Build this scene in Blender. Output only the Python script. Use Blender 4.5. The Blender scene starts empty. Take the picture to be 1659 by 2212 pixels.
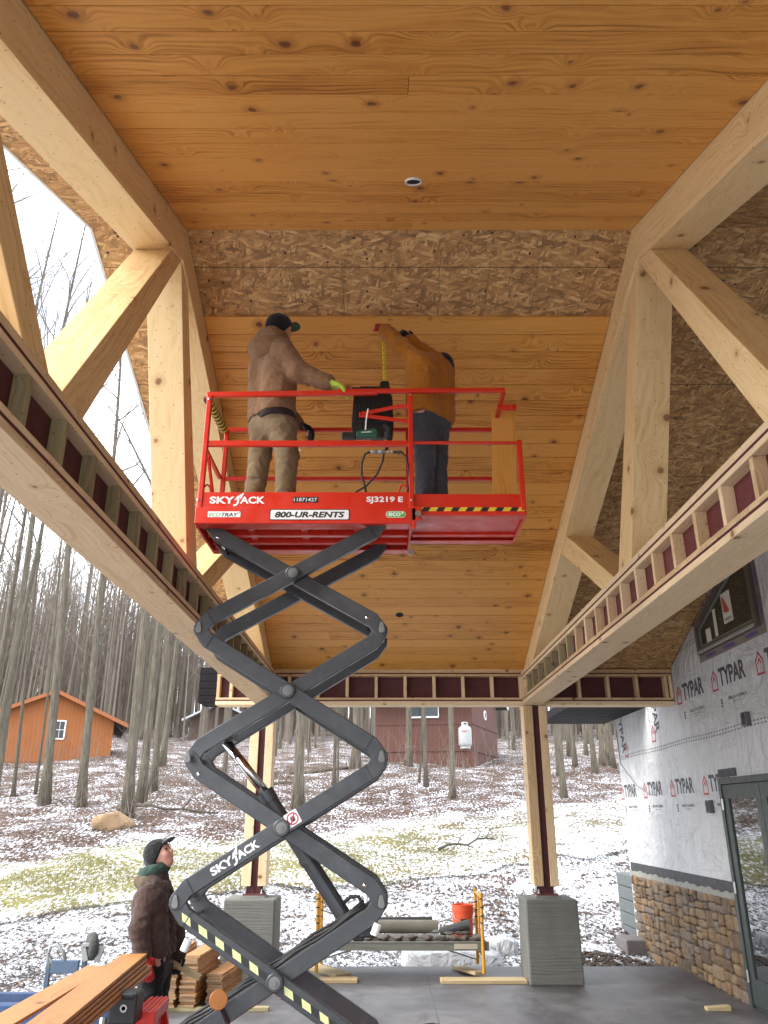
import bpy, bmesh, math, random
import numpy as np
from math import sin, cos, pi, radians, sqrt
from mathutils import Vector, Matrix, Euler

random.seed(7); rng = np.random.default_rng(7)
sc = bpy.context.scene
col = sc.collection

# ------------------------------------------------------------------ camera
H = 1.95                    # eye height above the slab
PITCH = 0.3686
cam_d = bpy.data.cameras.new('camera'); cam = bpy.data.objects.new('camera', cam_d); col.objects.link(cam)
cam.location = (0, 0, H); cam.rotation_euler = (pi/2 + PITCH, 0, 0)
cam_d.sensor_width = 36.0; cam_d.lens = 1686.4/2212*36.0
cam_d.clip_start = 0.05; cam_d.clip_end = 600
sc.camera = cam

# ------------------------------------------------------------------ sky and sun
SUN_EL, SUN_AZ = radians(36), radians(-108)      # azimuth measured from +Y towards +X
w = bpy.data.worlds.new("World"); sc.world = w; w.use_nodes = True
wt = w.node_tree; wt.nodes.clear()
wo = wt.nodes.new('ShaderNodeOutputWorld'); bg = wt.nodes.new('ShaderNodeBackground')
sky = wt.nodes.new('ShaderNodeTexSky'); sky.sky_type = 'NISHITA'; sky.sun_disc = False
sky.sun_elevation = SUN_EL; sky.sun_rotation = SUN_AZ
tc = wt.nodes.new('ShaderNodeTexCoord'); mp = wt.nodes.new('ShaderNodeMapping'); mp.inputs['Scale'].default_value = (1.4, 1.4, 3.0)
cn = wt.nodes.new('ShaderNodeTexNoise'); cn.inputs['Scale'].default_value = 2.1; cn.inputs['Detail'].default_value = 9; cn.inputs['Roughness'].default_value = .62
cr = wt.nodes.new('ShaderNodeValToRGB'); cr.color_ramp.elements[0].position = .28; cr.color_ramp.elements[1].position = .50
cmx = wt.nodes.new('ShaderNodeMix'); cmx.data_type = 'RGBA'; cmx.inputs[7].default_value = (8.2, 8.6, 9.2, 1)
wt.links.new(tc.outputs['Generated'], mp.inputs['Vector']); wt.links.new(mp.outputs[0], cn.inputs['Vector'])
wt.links.new(cn.outputs['Fac'], cr.inputs[0]); wt.links.new(cr.outputs[0], cmx.inputs[0])
wt.links.new(sky.outputs[0], cmx.inputs[6]); wt.links.new(cmx.outputs[2], bg.inputs['Color'])
bg.inputs['Strength'].default_value = 0.12
wt.links.new(bg.outputs[0], wo.inputs[0])
sd = bpy.data.lights.new('sun', 'SUN'); sd.energy = 1.4; sd.angle = radians(28); sd.color = (1, .96, .9)
so = bpy.data.objects.new('sun', sd); col.objects.link(so)
sdir = Vector((sin(SUN_AZ)*cos(SUN_EL), cos(SUN_AZ)*cos(SUN_EL), sin(SUN_EL)))
so.rotation_euler = sdir.to_track_quat('Z', 'Y').to_euler(); so.location = (-20, 10, 30)
sc.view_settings.view_transform = 'Standard'; sc.view_settings.look = 'None'
sc.view_settings.gamma = 1; sc.view_settings.exposure = 1.98
sc.cycles.max_bounces = 10; sc.cycles.diffuse_bounces = 6
sc.cycles.use_denoising = True

# ------------------------------------------------------------------ helpers
CP, SP = cos(PITCH), sin(PITCH)
def pt(px, py, X=None, Y=None, Z=None):
    """a sighted direction cut by one world plane -> real point"""
    a = (px-829.5)/1686.4; b = (1106-py)/1686.4
    d = Vector((a, CP-b*SP, SP+b*CP))
    if Y is not None: t = Y/d.y
    elif Z is not None: t = (Z-H)/d.z
    else: t = X/d.x
    return Vector((d.x*t, d.y*t, H+d.z*t))

def hgt(x, y):
    ks = np.array([-60, 11.5, 13.5, 18, 24, 30, 38, 45, 60, 100, 180]); zs = np.array([-.14, -.14, -.08, .55, 1.62, 2.6, 3.9, 4.75, 6.6, 12.0, 22.0])
    z = (np.interp(y-.9, ks, zs)+np.interp(y, ks, zs)+np.interp(y+.9, ks, zs))/3
    far = np.clip((np.asarray(y)-13.5)/6, 0, 1)
    return z + far*(.10*np.sin(x*.55+y*.21)+.06*np.sin(x*1.3-y*.8+1)+.03*np.sin(x*2.9+y*2.3))
def ground_pt(px, py):
    a = (px-829.5)/1686.4; b = (1106-py)/1686.4
    d = Vector((a, CP-b*SP, SP+b*CP)); t = 6.0
    while t < 160:
        p = d*t
        if p.z+H < float(hgt(p.x, p.y)): break
        t += .05
    return Vector((p.x, p.y, float(hgt(p.x, p.y))))

class MB:
    """collects shapes; build() links them as ONE mesh object"""
    def __init__(s): s.v = []; s.f = []; s.g = []; s.t = []; s.m = []
    def add(s, vs, fs, g=None, tone=None, m=0):
        o = len(s.v); s.v += [tuple(q) for q in vs]
        s.f += [tuple(i+o for i in q) for q in fs]; s.m += [m]*len(fs)
        s.g += [tuple(q) for q in (g if g is not None else vs)]
        tn = random.random() if tone is None else tone
        s.t += [tn]*len(vs)
    def box(s, c, size, R=None, tone=None, m=0, taper=1):
        hx, hy, hz = [q/2 for q in size]; c = Vector(c); vs = []; g = []
        ax = sorted(range(3), key=lambda i: -size[i]); off = Vector((random.uniform(0, 40), random.uniform(0, 40), random.uniform(0, 40)))
        for z in (-1, 1):
            for y in (-1, 1):
                for x in (-1, 1):
                    k = taper if z > 0 else 1
                    q = Vector((x*hx*k, y*hy*k, z*hz)); g.append(Vector((q[ax[0]], q[ax[1]], q[ax[2]]))+off)
                    vs.append(c+(R @ q if R is not None else q))
        s.add(vs, [(0, 2, 3, 1), (4, 5, 7, 6), (0, 1, 5, 4), (2, 6, 7, 3), (0, 4, 6, 2), (1, 3, 7, 5)], g, tone, m)
    def beam(s, a, b, wd, ht, up=(0, 0, 1), tone=None, m=0):
        a = Vector(a); b = Vector(b); d = b-a; L = d.length; x = d/L
        y = Vector(up).cross(x).normalized(); z = x.cross(y)
        R = Matrix((x, y, z)).transposed(); s.box((a+b)/2, (L, wd, ht), R, tone, m)
    def tube(s, pts, r, n=8, cap=True, tone=None, m=0, gs=1.0):
        pts = [Vector(p) for p in pts]; k = len(pts); rr = r if isinstance(r, (list, tuple)) else [r]*k
        vs = []; g = []; L = 0; off = random.uniform(0, 50); u = None
        for i, p in enumerate(pts):
            d = (pts[min(i+1, k-1)]-pts[max(i-1, 0)]).normalized()
            if u is None: u = d.orthogonal().normalized()
            u = (u-d*u.dot(d)).normalized(); v = d.cross(u)
            if i: L += (p-pts[i-1]).length
            for j in range(n):
                a = 2*pi*j/n; vs.append(p+(u*cos(a)+v*sin(a))*rr[i]); g.append((L+off, cos(a)*.3*gs+off, sin(a)*.3*gs))
        fs = [(i*n+j, i*n+(j+1) % n, (i+1)*n+(j+1) % n, (i+1)*n+j) for i in range(k-1) for j in range(n)]
        if cap: fs += [tuple(range(n-1, -1, -1)), tuple((k-1)*n+j for j in range(n))]
        s.add(vs, fs, g, tone, m)
    def prism(s, poly, axis, lo, hi, tone=None, m=0, g=None):
        """poly of (a,b): axis 'Y' -> (x,z); 'X' -> (y,z); 'Z' -> (x,y)"""
        f = {'Y': lambda a, b, c: (a, c, b), 'X': lambda a, b, c: (c, a, b), 'Z': lambda a, b, c: (a, b, c)}[axis]
        n = len(poly); vs = [f(a, b, lo) for a, b in poly]+[f(a, b, hi) for a, b in poly]
        fs = [(i, (i+1) % n, n+(i+1) % n, n+i) for i in range(n)]+[tuple(range(n-1, -1, -1)), tuple(range(n, 2*n))]
        s.add(vs, fs, g, tone, m)
    def lathe(s, prof, c, axis=(0, 0, 1), n=20, tone=None, m=0, cap=True):
        """prof of (radius, height along axis)"""
        d = Vector(axis).normalized(); u = d.orthogonal().normalized(); v = d.cross(u); c = Vector(c); vs = []
        for r, h in prof:
            for j in range(n):
                a = 2*pi*j/n; vs.append(c+d*h+(u*cos(a)+v*sin(a))*max(r, 1e-4))
        k = len(prof)
        fs = [(i*n+j, i*n+(j+1) % n, (i+1)*n+(j+1) % n, (i+1)*n+j) for i in range(k-1) for j in range(n)]
        if cap: fs += [tuple(range(n-1, -1, -1)), tuple((k-1)*n+j for j in range(n))]
        s.add(vs, fs, None, tone, m)
    def sphere(s, c, r, n=10, tone=None, m=0):
        c = Vector(c); rx, ry, rz = r if hasattr(r, '__len__') else (r, r, r)
        pr = [(sin(pi*i/n), -cos(pi*i/n)) for i in range(n+1)]; N = n*2
        vs = [c+Vector((max(a, 1e-3)*cos(2*pi*j/N)*rx, max(a, 1e-3)*sin(2*pi*j/N)*ry, b*rz)) for a, b in pr for j in range(N)]
        fs = [(i*N+j, i*N+(j+1) % N, (i+1)*N+(j+1) % N, (i+1)*N+j) for i in range(n) for j in range(N)]
        s.add(vs, fs, None, tone, m)
    def build(s, name, mat, parent=None, loc=None, smooth=False, bevel=0, fix=True):
        org = Vector(loc) if loc is not None else (Vector(parent['_o']) if parent is not None else Vector((0, 0, 0)))
        me = bpy.data.meshes.new(name)
        me.from_pydata([(a-org.x, b-org.y, c-org.z) for a, b, c in s.v], [], s.f)
        mats = mat if isinstance(mat, (list, tuple)) else [mat]
        for q in mats: me.materials.append(q)
        if len(mats) > 1: me.polygons.foreach_set('material_index', s.m)
        at = me.attributes.new('gc', 'FLOAT_VECTOR', 'POINT'); at.data.foreach_set('vector', np.array(s.g, dtype=np.float32).ravel())
        at = me.attributes.new('tone', 'FLOAT', 'POINT'); at.data.foreach_set('value', np.array(s.t, dtype=np.float32))
        if fix:
            bm = bmesh.new(); bm.from_mesh(me); bmesh.ops.recalc_face_normals(bm, faces=bm.faces); bm.to_mesh(me); bm.free()
        if smooth: me.polygons.foreach_set('use_smooth', [True]*len(me.polygons))
        me.update()
        o = bpy.data.objects.new(name, me); col.objects.link(o); o['_o'] = tuple(org)
        if parent is not None: o.parent = parent
        else: o.location = org
        if bevel:
            b = o.modifiers.new('bevel', 'BEVEL'); b.width = bevel; b.segments = 2; b.limit_method = 'ANGLE'; b.angle_limit = radians(40); b.harden_normals = False
        if smooth == 'auto' or (bevel and smooth): pass
        return o
def tag(o, label=None, cat=None, group=None, kind=None):
    if label: o['label'] = label
    if cat: o['category'] = cat
    if group: o['group'] = group
    if kind: o['kind'] = kind
    return o
def thing(name, label, cat, loc=(0, 0, 0), group=None):
    o = bpy.data.objects.new(name, None); col.objects.link(o); o.location = loc; o['_o'] = tuple(loc); o.empty_display_size = .2
    return tag(o, label, cat, group)
def clone(o, parent=None):
    c = o.copy(); col.objects.link(c)
    if parent is not None: c.parent = parent
    for ch in list(o.children): clone(ch, c)
    return c
def RZ(a): return Matrix.Rotation(a, 3, 'Z')
def RX(a): return Matrix.Rotation(a, 3, 'X')
def RY(a): return Matrix.Rotation(a, 3, 'Y')
def text_mb(mb, s, size, M4, bold=.0, shear=0., space=1., center=True, m=0, sx=1.0):
    cu = bpy.data.curves.new('t', 'FONT'); cu.body = s; cu.size = size; cu.offset = bold*size; cu.shear = shear; cu.space_character = space
    cu.align_x = 'CENTER' if center else 'LEFT'; cu.align_y = 'CENTER'; cu.resolution_u = 3
    o = bpy.data.objects.new('t', cu); col.objects.link(o); bpy.context.view_layer.update()
    me = bpy.data.meshes.new_from_object(o.evaluated_get(bpy.context.evaluated_depsgraph_get()))
    vs = [M4 @ Vector((v.co.x*sx, v.co.y, v.co.z)) for v in me.vertices]; fs = [tuple(p.vertices) for p in me.polygons]
    mb.add(vs, fs, m=m)
    bpy.data.objects.remove(o); bpy.data.curves.remove(cu); bpy.data.meshes.remove(me)
def face_y(x, y, z, roll=0):      # text that faces the -Y side
    return Matrix.Translation((x, y, z)) @ Matrix(((1, 0, 0, 0), (0, 0, -1, 0), (0, 1, 0, 0), (0, 0, 0, 1))) @ Matrix.Rotation(roll, 4, 'Z')
def face_x(x, y, z, roll=0):      # text that faces the -X side, reading towards -Y
    return Matrix.Translation((x, y, z)) @ Matrix(((0, 0, -1, 0), (-1, 0, 0, 0), (0, 1, 0, 0), (0, 0, 0, 1))) @ Matrix.Rotation(roll, 4, 'Z')

# ------------------------------------------------------------------ materials
class G:
    def __init__(s, name, rough=.6, base=(.5, .5, .5), metal=0, spec=.5):
        s.mat = bpy.data.materials.new(name); s.mat.use_nodes = True; s.nt = s.mat.node_tree
        s.b = s.nt.nodes['Principled BSDF']; s.b.inputs['Roughness'].default_value = rough
        s.b.inputs['Base Color'].default_value = (*base, 1); s.b.inputs['Metallic'].default_value = metal
        s.b.inputs['Specular IOR Level'].default_value = spec
    def N(s, t, ins=None, **pr):
        n = s.nt.nodes.new('ShaderNode'+t)
        for k, v in pr.items(): setattr(n, k, v)
        for k, v in (ins or {}).items():
            if isinstance(v, bpy.types.NodeSocket): s.nt.links.new(v, n.inputs[k])
            else: n.inputs[k].default_value = v
        return n
    def set(s, k, v):
        if isinstance(v, bpy.types.NodeSocket): s.nt.links.new(v, s.b.inputs[k])
        else: s.b.inputs[k].default_value = v
    def obj(s): return s.N('TexCoord').outputs['Object']
    def pos(s): return s.N('NewGeometry').outputs['Position']
    def att(s, n='gc', o='Vector'): return s.N('Attribute', attribute_name=n).outputs[o]
    def sc(s, v, x, y, z): return s.N('VectorMath', {0: v, 1: (x, y, z)}, operation='MULTIPLY').outputs[0]
    def addv(s, a, b): return s.N('VectorMath', {0: a, 1: b}, operation='ADD').outputs[0]
    def noise(s, v, scale, det=4, ro=.55, dist=0.): return s.N('TexNoise', {'Vector': v, 'Scale': scale, 'Detail': det, 'Roughness': ro, 'Distortion': dist}).outputs['Fac']
    def vor(s, v, scale, feat='F1', out='Distance', rnd=1., dims='3D'): return s.N('TexVoronoi', {'Vector': v, 'Scale': scale, 'Randomness': rnd}, feature=feat, voronoi_dimensions=dims).outputs[out]
    def ma(s, op, a, b=0., c=0.):
        n = s.N('Math', {0: a, 1: b, 2: c}, operation=op); return n.outputs[0]
    def mr(s, v, a, b, c=0., d=1.): return s.N('MapRange', {'Value': v, 'From Min': a, 'From Max': b, 'To Min': c, 'To Max': d}).outputs[0]
    def ramp(s, f, st, interp='LINEAR'):
        n = s.N('ValToRGB', {'Fac': f}); r = n.color_ramp; r.interpolation = interp
        while len(r.elements) < len(st): r.elements.new(.5)
        for e, (p, c) in zip(r.elements, st): e.position = p; e.color = (*c, 1)
        return n.outputs[0]
    def mix(s, f, a, b, bl='MIX'):
        n = s.N('Mix', data_type='RGBA', blend_type=bl)
        for k, v in ((0, f), (6, a), (7, b)):
            if isinstance(v, bpy.types.NodeSocket): s.nt.links.new(v, n.inputs[k])
            else: n.inputs[k].default_value = v if k == 0 else (*v, 1)
        return n.outputs[2]
    def sep(s, v): return s.N('SeparateXYZ', {0: v}).outputs
    def comb(s, x, y, z): return s.N('CombineXYZ', {0: x, 1: y, 2: z}).outputs[0]
    def bump(s, h, st=.3, d=.01): s.set('Normal', s.N('Bump', {'Height': h, 'Strength': st, 'Distance': d}).outputs[0])

def wood(name, light, mid, dark, knot, rough=.55, contrast=1., knots=.05, nails=False, tonevar=.25, kscale=3.0, bumpy=.15, rp=(.32, .58, .86)):
    g = G(name, rough); v = g.att(); xyz = g.sep(v); tone = g.att('tone', 'Fac')
    warp = g.noise(g.sc(v, .9, 2.5, 2.5), 1.0, 2, .5)
    v2 = g.comb(xyz[0], g.ma('ADD', xyz[1], xyz[2]), 0.)
    v3 = g.addv(v2, g.sc(g.N('TexNoise', {'Vector': v2, 'Scale': 16., 'Detail': 3.}).outputs['Color'], .035, .035, 0))
    kd = g.N('TexVoronoi', {'Vector': v3, 'Scale': kscale, 'Randomness': 1.}, feature='F1', voronoi_dimensions='2D')
    dk = kd.outputs['Distance']; kc = g.sep(kd.outputs['Color'])[0]
    bul = g.ma('MULTIPLY', g.ma('POWER', g.mr(dk, .42, 0., 0., 1.), 2.), .15)
    yy = g.ma('ADD', g.ma('ADD', xyz[1], g.ma('MULTIPLY', xyz[2], .6)), g.ma('ADD', g.ma('MULTIPLY', warp, .22), bul))
    ring = g.ma('MULTIPLY', g.ma('SINE', g.ma('MULTIPLY', yy, 150.)), g.mr(g.noise(g.comb(xyz[0], g.ma('MULTIPLY', yy, 5.), 0.), 1.3, 3), .38, .68, 0., 1.))
    fine = g.noise(g.comb(g.ma('MULTIPLY', xyz[0], 1.6), g.ma('MULTIPLY', yy, 60.), g.ma('MULTIPLY', xyz[2], 50.)), 1.0, 5, .65)
    broad = g.ma('ADD', g.ma('MULTIPLY', g.noise(g.comb(g.ma('MULTIPLY', xyz[0], .7), g.ma('MULTIPLY', yy, 9.), xyz[2]), 1.0, 3, .5), .55), g.ma('MULTIPLY', g.noise(g.sc(v, 3., 9., 9.), 1., 4, .6, .8), .45*1.0))
    f = g.ma('ADD', g.ma('MULTIPLY', ring, .11*contrast), g.ma('ADD', g.ma('MULTIPLY', fine, .68), g.ma('MULTIPLY', broad, .62*(1+.25*(contrast > 1)))))
    f = g.ma('ADD', f, g.ma('MULTIPLY', g.ma('SUBTRACT', tone, .5), tonevar))
    c = g.ramp(f, [(rp[0], dark), (rp[1], mid), (rp[2], light)])
    kr = g.ma('MULTIPLY', g.ma('GREATER_THAN', kc, .35), g.mr(kc, .35, 1., knots*.15, knots*1.5))
    kn = g.mr(g.ma('SUBTRACT', dk, kr), -.012, .022, 1., 0.)
    halo = g.mr(g.ma('SUBTRACT', dk, g.ma('MULTIPLY', kr, 2.2)), -.05, .07, .45, 0.)
    halo = g.ma('MULTIPLY', halo, g.ma('GREATER_THAN', kc, .35))
    c = g.mix(halo, c, dark); kin = g.mix(g.noise(v, 70, 3), knot, tuple(q*1.9 for q in knot))
    c = g.mix(g.ma('MULTIPLY', kn, g.mr(kc, .3, 1., .55, 1.)), c, kin)
    if nails:
        nd = g.vor(v2, 7.5, dims='2D'); c = g.mix(g.ma('MULTIPLY', g.ma('LESS_THAN', nd, .032), .8), c, (.03, .022, .015))
    g.set('Base Color', c); g.bump(f, bumpy, .004); return g.mat
PINE = wood('stained_pine', (.68, .335, .078), (.55, .242, .042), (.27, .092, .012), (.10, .030, .008), .42, 1.3, .052, tonevar=.34, rp=(.42, .60, .80))
TIMBER = wood('pale_timber', (.78, .58, .305), (.70, .49, .232), (.50, .305, .125), (.16, .07, .03), .7, 1.1, .05, True, .3, 2.6, rp=(.38, .60, .84))
LUMBER = wood('framing_lumber', (.72, .55, .34), (.64, .46, .265), (.46, .30, .15), (.13, .06, .03), .75, .9, .05, True, .5, 3.2)
TREATED = wood('treated_lumber', (.36, .31, .17), (.29, .24, .125), (.18, .14, .07), (.08, .05, .03), .8, 1., .05, True, .4, 3.2)
GREYWOOD = wood('weathered_deck', (.20, .195, .165), (.155, .15, .125), (.10, .095, .08), (.1, .09, .07), .85, .8, .03, False, .3)

def osb(name, tint=(1, 1, 1)):
    g = G(name, .75); p = g.pos(); xyz = g.sep(p)
    u = xyz[0]; v = g.ma('MULTIPLY', xyz[1], 1.08)
    base = None; hgt_ = None
    flat = g.comb(u, v, 0.)
    wn = g.N('TexNoise', {'Vector': flat, 'Scale': 7., 'Detail': 2.}).outputs['Color']
    flat = g.addv(flat, g.sc(wn, .05, .05, 0))
    cols = [(0., (.17, .066, .018)), (.25, (.36, .165, .045)), (.55, (.52, .27, .085)), (.8, (.68, .395, .145)), (1., (.82, .54, .24))]
    for i, (ang, sx, sy, th) in enumerate(((8, 13, 52, 0), (-38, 11, 44, .42), (47, 12, 48, .5), (82, 11, 46, .62), (20, 8, 34, .66), (-15, 9, 36, .7))):
        m = g.N('Mapping', {'Vector': flat, 'Rotation': (0, 0, radians(ang)), 'Location': (i*3.7, i*1.9, 0)}).outputs[0]
        q = g.N('TexVoronoi', {'Vector': g.sc(m, sx, sy, 1), 'Scale': 1., 'Randomness': 1.}, feature='F1', voronoi_dimensions='2D', distance='CHEBYCHEV')
        cc = g.sep(q.outputs['Color']); c = g.ramp(cc[0], cols)
        ed = g.mr(q.outputs['Distance'], .30, .58, 1., .62)
        c = g.mix(1., c, g.comb(ed, ed, ed), 'MULTIPLY')
        grain = g.noise(g.sc(m, 14, 160, 1), 1., 2); c = g.mix(.35, c, g.ramp(grain, [(.3, (.25, .14, .06)), (.7, (.62, .42, .22))]), 'MIX')
        if base is None: base = c; hh = cc[1]
        else:
            mk = g.ma('GREATER_THAN', cc[2], th); base = g.mix(mk, base, c); hh = g.ma('ADD', g.ma('MULTIPLY', hh, g.ma('SUBTRACT', 1., mk)), g.ma('MULTIPLY', cc[1], mk))
    sp = g.vor(flat, 9, dims='2D'); sc_ = g.sep(g.N('TexVoronoi', {'Vector': flat, 'Scale': 9.}, voronoi_dimensions='2D').outputs['Color'])[0]
    base = g.mix(g.ma('MULTIPLY', g.ma('LESS_THAN', sp, .10), g.ma('GREATER_THAN', sc_, .90)), base, (.07, .035, .018))
    # printed nail guide lines and sheet joints of the panels
    lx = g.ma('ABSOLUTE', g.ma('SUBTRACT', g.ma('FRACT', g.ma('ADD', g.ma('MULTIPLY', u, 1/.4064), g.ma('ADD', .3, g.ma('MULTIPLY', g.noise(flat, .7, 1), .12)))), .5))
    ln = g.ma('MULTIPLY', g.ma('LESS_THAN', lx, .009), g.mr(g.noise(flat, 11, 3), .35, .6, 0., .75))
    base = g.mix(ln, base, (.07, .10, .03))
    jt = g.ma('ABSOLUTE', g.ma('SUBTRACT', g.ma('FRACT', g.ma('MULTIPLY', g.ma('SUBTRACT', xyz[1], 5.30), 1/1.13)), .5))
    base = g.mix(g.ma('MULTIPLY', g.ma('GREATER_THAN', jt, .4965), .8), base, (.05, .035, .02))
    base = g.mix(1., base, tint, 'MULTIPLY')
    g.set('Base Color', base); g.bump(hh, .25, .003); return g.mat
PINEDAYDK = wood('stained_pine_daylight_darkened', (.46, .215, .06), (.38, .165, .04), (.25, .09, .018), (.07, .022, .007), .5, 1.1, .05, tonevar=.35)  # same stained pine, colour darkened to offset open daylight on the loose boards
LUMBERDAYDK = wood('lumber_daylight_darkened', (.46, .36, .20), (.40, .30, .16), (.28, .19, .09), (.10, .05, .025), .75, .9, .05, True, .4, 3.2)  # framing lumber with its colour darkened against the bright sky outside
OSB = osb('oriented_strand_board')

def plain(name, colr, rough=.5, metal=0, var=.12, nscale=6, bump=0, bscale=40, spec=.5, coat=0):
    g = G(name, rough, colr, metal, spec); p = g.obj()
    n = g.noise(p, nscale, 5, .6)
    g.set('Base Color', g.mix(n, tuple(q*(1-var) for q in colr), tuple(min(1, q*(1+var)) for q in colr)))
    g.set('Roughness', g.mr(g.noise(p, nscale*2.3, 3), .3, .7, max(0, rough-.07), min(1, rough+.1)))
    if bump: g.bump(g.noise(p, bscale, 4), bump, .01)
    if coat: g.set('Coat Weight', coat)
    return g.mat
def painted(name, colr, rough, chip=(.02, .02, .02), amount=.62, dust=(.35, .33, .3)):
    g = G(name, rough, colr); p = g.obj()
    c = g.mix(g.noise(p, 3, 4), tuple(q*.86 for q in colr), tuple(q*1.1 for q in colr))
    c = g.mix(g.mr(g.noise(g.sc(p, 14, 14, 40), 1., 6, .7), amount, amount+.05, 0., .65), c, chip)
    c = g.mix(g.mr(g.noise(p, 5.5, 7, .7), .5, .8, 0., .22), c, dust)
    g.set('Base Color', c); g.set('Roughness', g.mr(g.noise(p, 9, 4), .3, .7, rough-.08, rough+.14)); g.bump(g.noise(p, 55, 2), .04, .003)
    sc_ = g.ma('LESS_THAN', g.ma('ABSOLUTE', g.ma('SUBTRACT', g.noise(g.sc(p, 9, 9, 30), 1., 3, .6, 2.), .5)), .0035); sc_ = g.ma('MULTIPLY', sc_, g.mr(g.noise(p, 3.3, 3), .5, .62, 0., .55)); g.set('Base Color', g.mix(sc_, c, tuple(min(1, q*.5+.22) for q in colr))); return g.mat
RED = painted('red_enamel', (.60, .024, .008), .34, amount=.72, dust=(.42, .1, .07))
CHAR = painted('charcoal_enamel', (.036, .039, .044), .36, (.25, .25, .25), .72, (.16, .16, .15))
BLACK = plain('black_plastic', (.012, .012, .013), .45)
RUBBER = plain('black_rubber', (.018, .018, .018), .7)
STEEL = plain('bare_steel', (.45, .45, .44), .35, .9)
CHROME = plain('polished_rod', (.62, .6, .58), .12, 1)
PINGREY = plain('pin_grey', (.16, .16, .155), .5, .4, .2, 20)
ENDGRAIN = plain('end_grain', (.30, .185, .10), .8, 0, .3, 40)
GALV = plain('galvanised', (.42, .43, .43), .45, .7, .2, 12)
OXIDE = painted('red_oxide_primer', (.115, .018, .018), .6, (.22, .12, .12), .66, (.22, .14, .14))
OXIDESHADE = plain('oxide_primer_shaded', (.075, .012, .012), .65, 0, .3)  # same oxide steel as above, with shade put into its colour
WHITE = plain('white_paint', (.78, .78, .76), .5)
WHITETXT = plain('white_decal', (.8, .8, .8), .5, var=.03)
BLKTXT = plain('black_decal', (.015, .015, .015), .5)
GREENTXT = plain('green_decal', (.10, .42, .05), .5)
YELLOW = plain('yellow_paint', (.55, .26, .015), .5, 0, .2, 9)
HAZYEL = plain('hazard_yellow', (.75, .48, .04), .5)
TAPEYEL = plain('tape_yellow', (.80, .66, .06), .4)
HAZPALE = plain('pale_safety_tape', (.62, .64, .30), .6)
BLUE = painted('blue_paint', (.018, .055, .15), .5)
BLUEPALE = painted('faded_blue_paint', (.055, .09, .145), .55)
GREYP = plain('grey_metal_paint', (.25, .26, .25), .55, .2, .2, 12)
ORANGE = painted('orange_plastic', (.72, .085, .02), .5, (.25, .2, .16), .6, (.5, .35, .3))
AMBER = G('amber_lens', .3, (.30, .095, .006)); AMBER.bump(AMBER.vor(AMBER.obj(), 190), .35, .004); AMBER = AMBER.mat
DARKHOLE = plain('dark_recess', (.01, .01, .01), .9)
CLOTHS = {}
def cloth(name, c, weave=260, rough=.95, fold=.5, fs=9):
    g = G(name, rough, c, 0, .2); p = g.obj(); n = g.noise(p, 7, 5, .65)
    cc = g.mix(n, tuple(q*.72 for q in c), tuple(min(1, q*1.22) for q in c))
    g.set('Base Color', cc)
    fo = g.noise(g.sc(p, fs, fs, fs*1.7), 1., 3, .5, 1.2); fi = g.noise(p, weave, 2)
    g.bump(g.ma('ADD', fo, g.ma('MULTIPLY', fi, .08)), fold, .035); g.set('Sheen Weight', .15); return g.mat
TAN = cloth('tan_duck_canvas', (.225, .128, .068)); KHAKI = cloth('khaki_cotton', (.20, .145, .082)); NAVY = cloth('navy_knit', (.012, .014, .022), fold=.2)
MUSTARD = cloth('mustard_fleece', (.38, .145, .016)); DENIM = cloth('faded_black_denim', (.060, .066, .080)); BROWNJ = cloth('brown_canvas', (.058, .034, .028))
BLKCLOTH = cloth('black_cloth', (.013, .013, .014)); GREENCL = cloth('dark_green_cloth', (.03, .055, .042)); HOODTAN = cloth('taupe_fleece', (.10, .07, .045), fold=.2)
LIME = cloth('lime_glove', (.42, .55, .06), fold=.25); REDGL = cloth('red_glove', (.36, .016, .014), fold=.25); BOOT = cloth('worn_boot_leather', (.022, .018, .015), fold=.3)
PLUM = cloth('dark_plum_lining', (.03, .02, .022)); BRIMGREEN = cloth('green_cap_brim', (.03, .095, .045), fold=.1); BRIMGREY = cloth('grey_cap_brim', (.05, .05, .05), fold=.1)
g = G('skin', .5, (.52, .27, .19)); g.set('Base Color', g.mix(g.noise(g.obj(), 22, 4), (.46, .21, .15), (.58, .31, .23))); g.set('Subsurface Weight', .1); g.set('Subsurface Radius', (.02, .008, .004)); SKIN = g.mat
HAIR = plain('dark_hair', (.02, .013, .01), .6)
EYEW = plain('eye', (.05, .035, .03), .2)

# concrete
g = G('trowelled_mortar', .9); p = g.pos(); rows = g.noise(g.addv(g.sc(p, 1.2, 1.2, 55), g.sc(g.N('TexNoise', {'Vector': p, 'Scale': 3.}).outputs['Color'], .6, .6, 2.5)), 1., 3, .55)
bl = g.noise(p, 4, 6, .65); g.set('Base Color', g.mix(bl, (.097, .097, .084), (.172, .172, .153)))
g.bump(g.ma('ADD', rows, g.ma('MULTIPLY', g.noise(p, 30, 4), .4)), .55, .02); PIER = g.mat
g = G('slab_concrete', .5); p = g.pos(); a = g.noise(p, .9, 7, .62, .6); b_ = g.noise(p, 5.5, 6, .7)
c = g.ramp(g.ma('ADD', g.ma('MULTIPLY', a, .7), g.ma('MULTIPLY', b_, .3)), [(.34, (.042, .040, .043)), (.5, (.085, .082, .085)), (.64, (.155, .15, .148))])
c = g.mix(g.mr(g.noise(g.sc(p, 3, 9, 1), 1., 4), .68, .74, 0., .5), c, (.30, .28, .22))
c = g.mix(g.mr(g.noise(p, 1.7, 5, .6), .6, .72, 0., .5), c, (.07, .055, .055))
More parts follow.
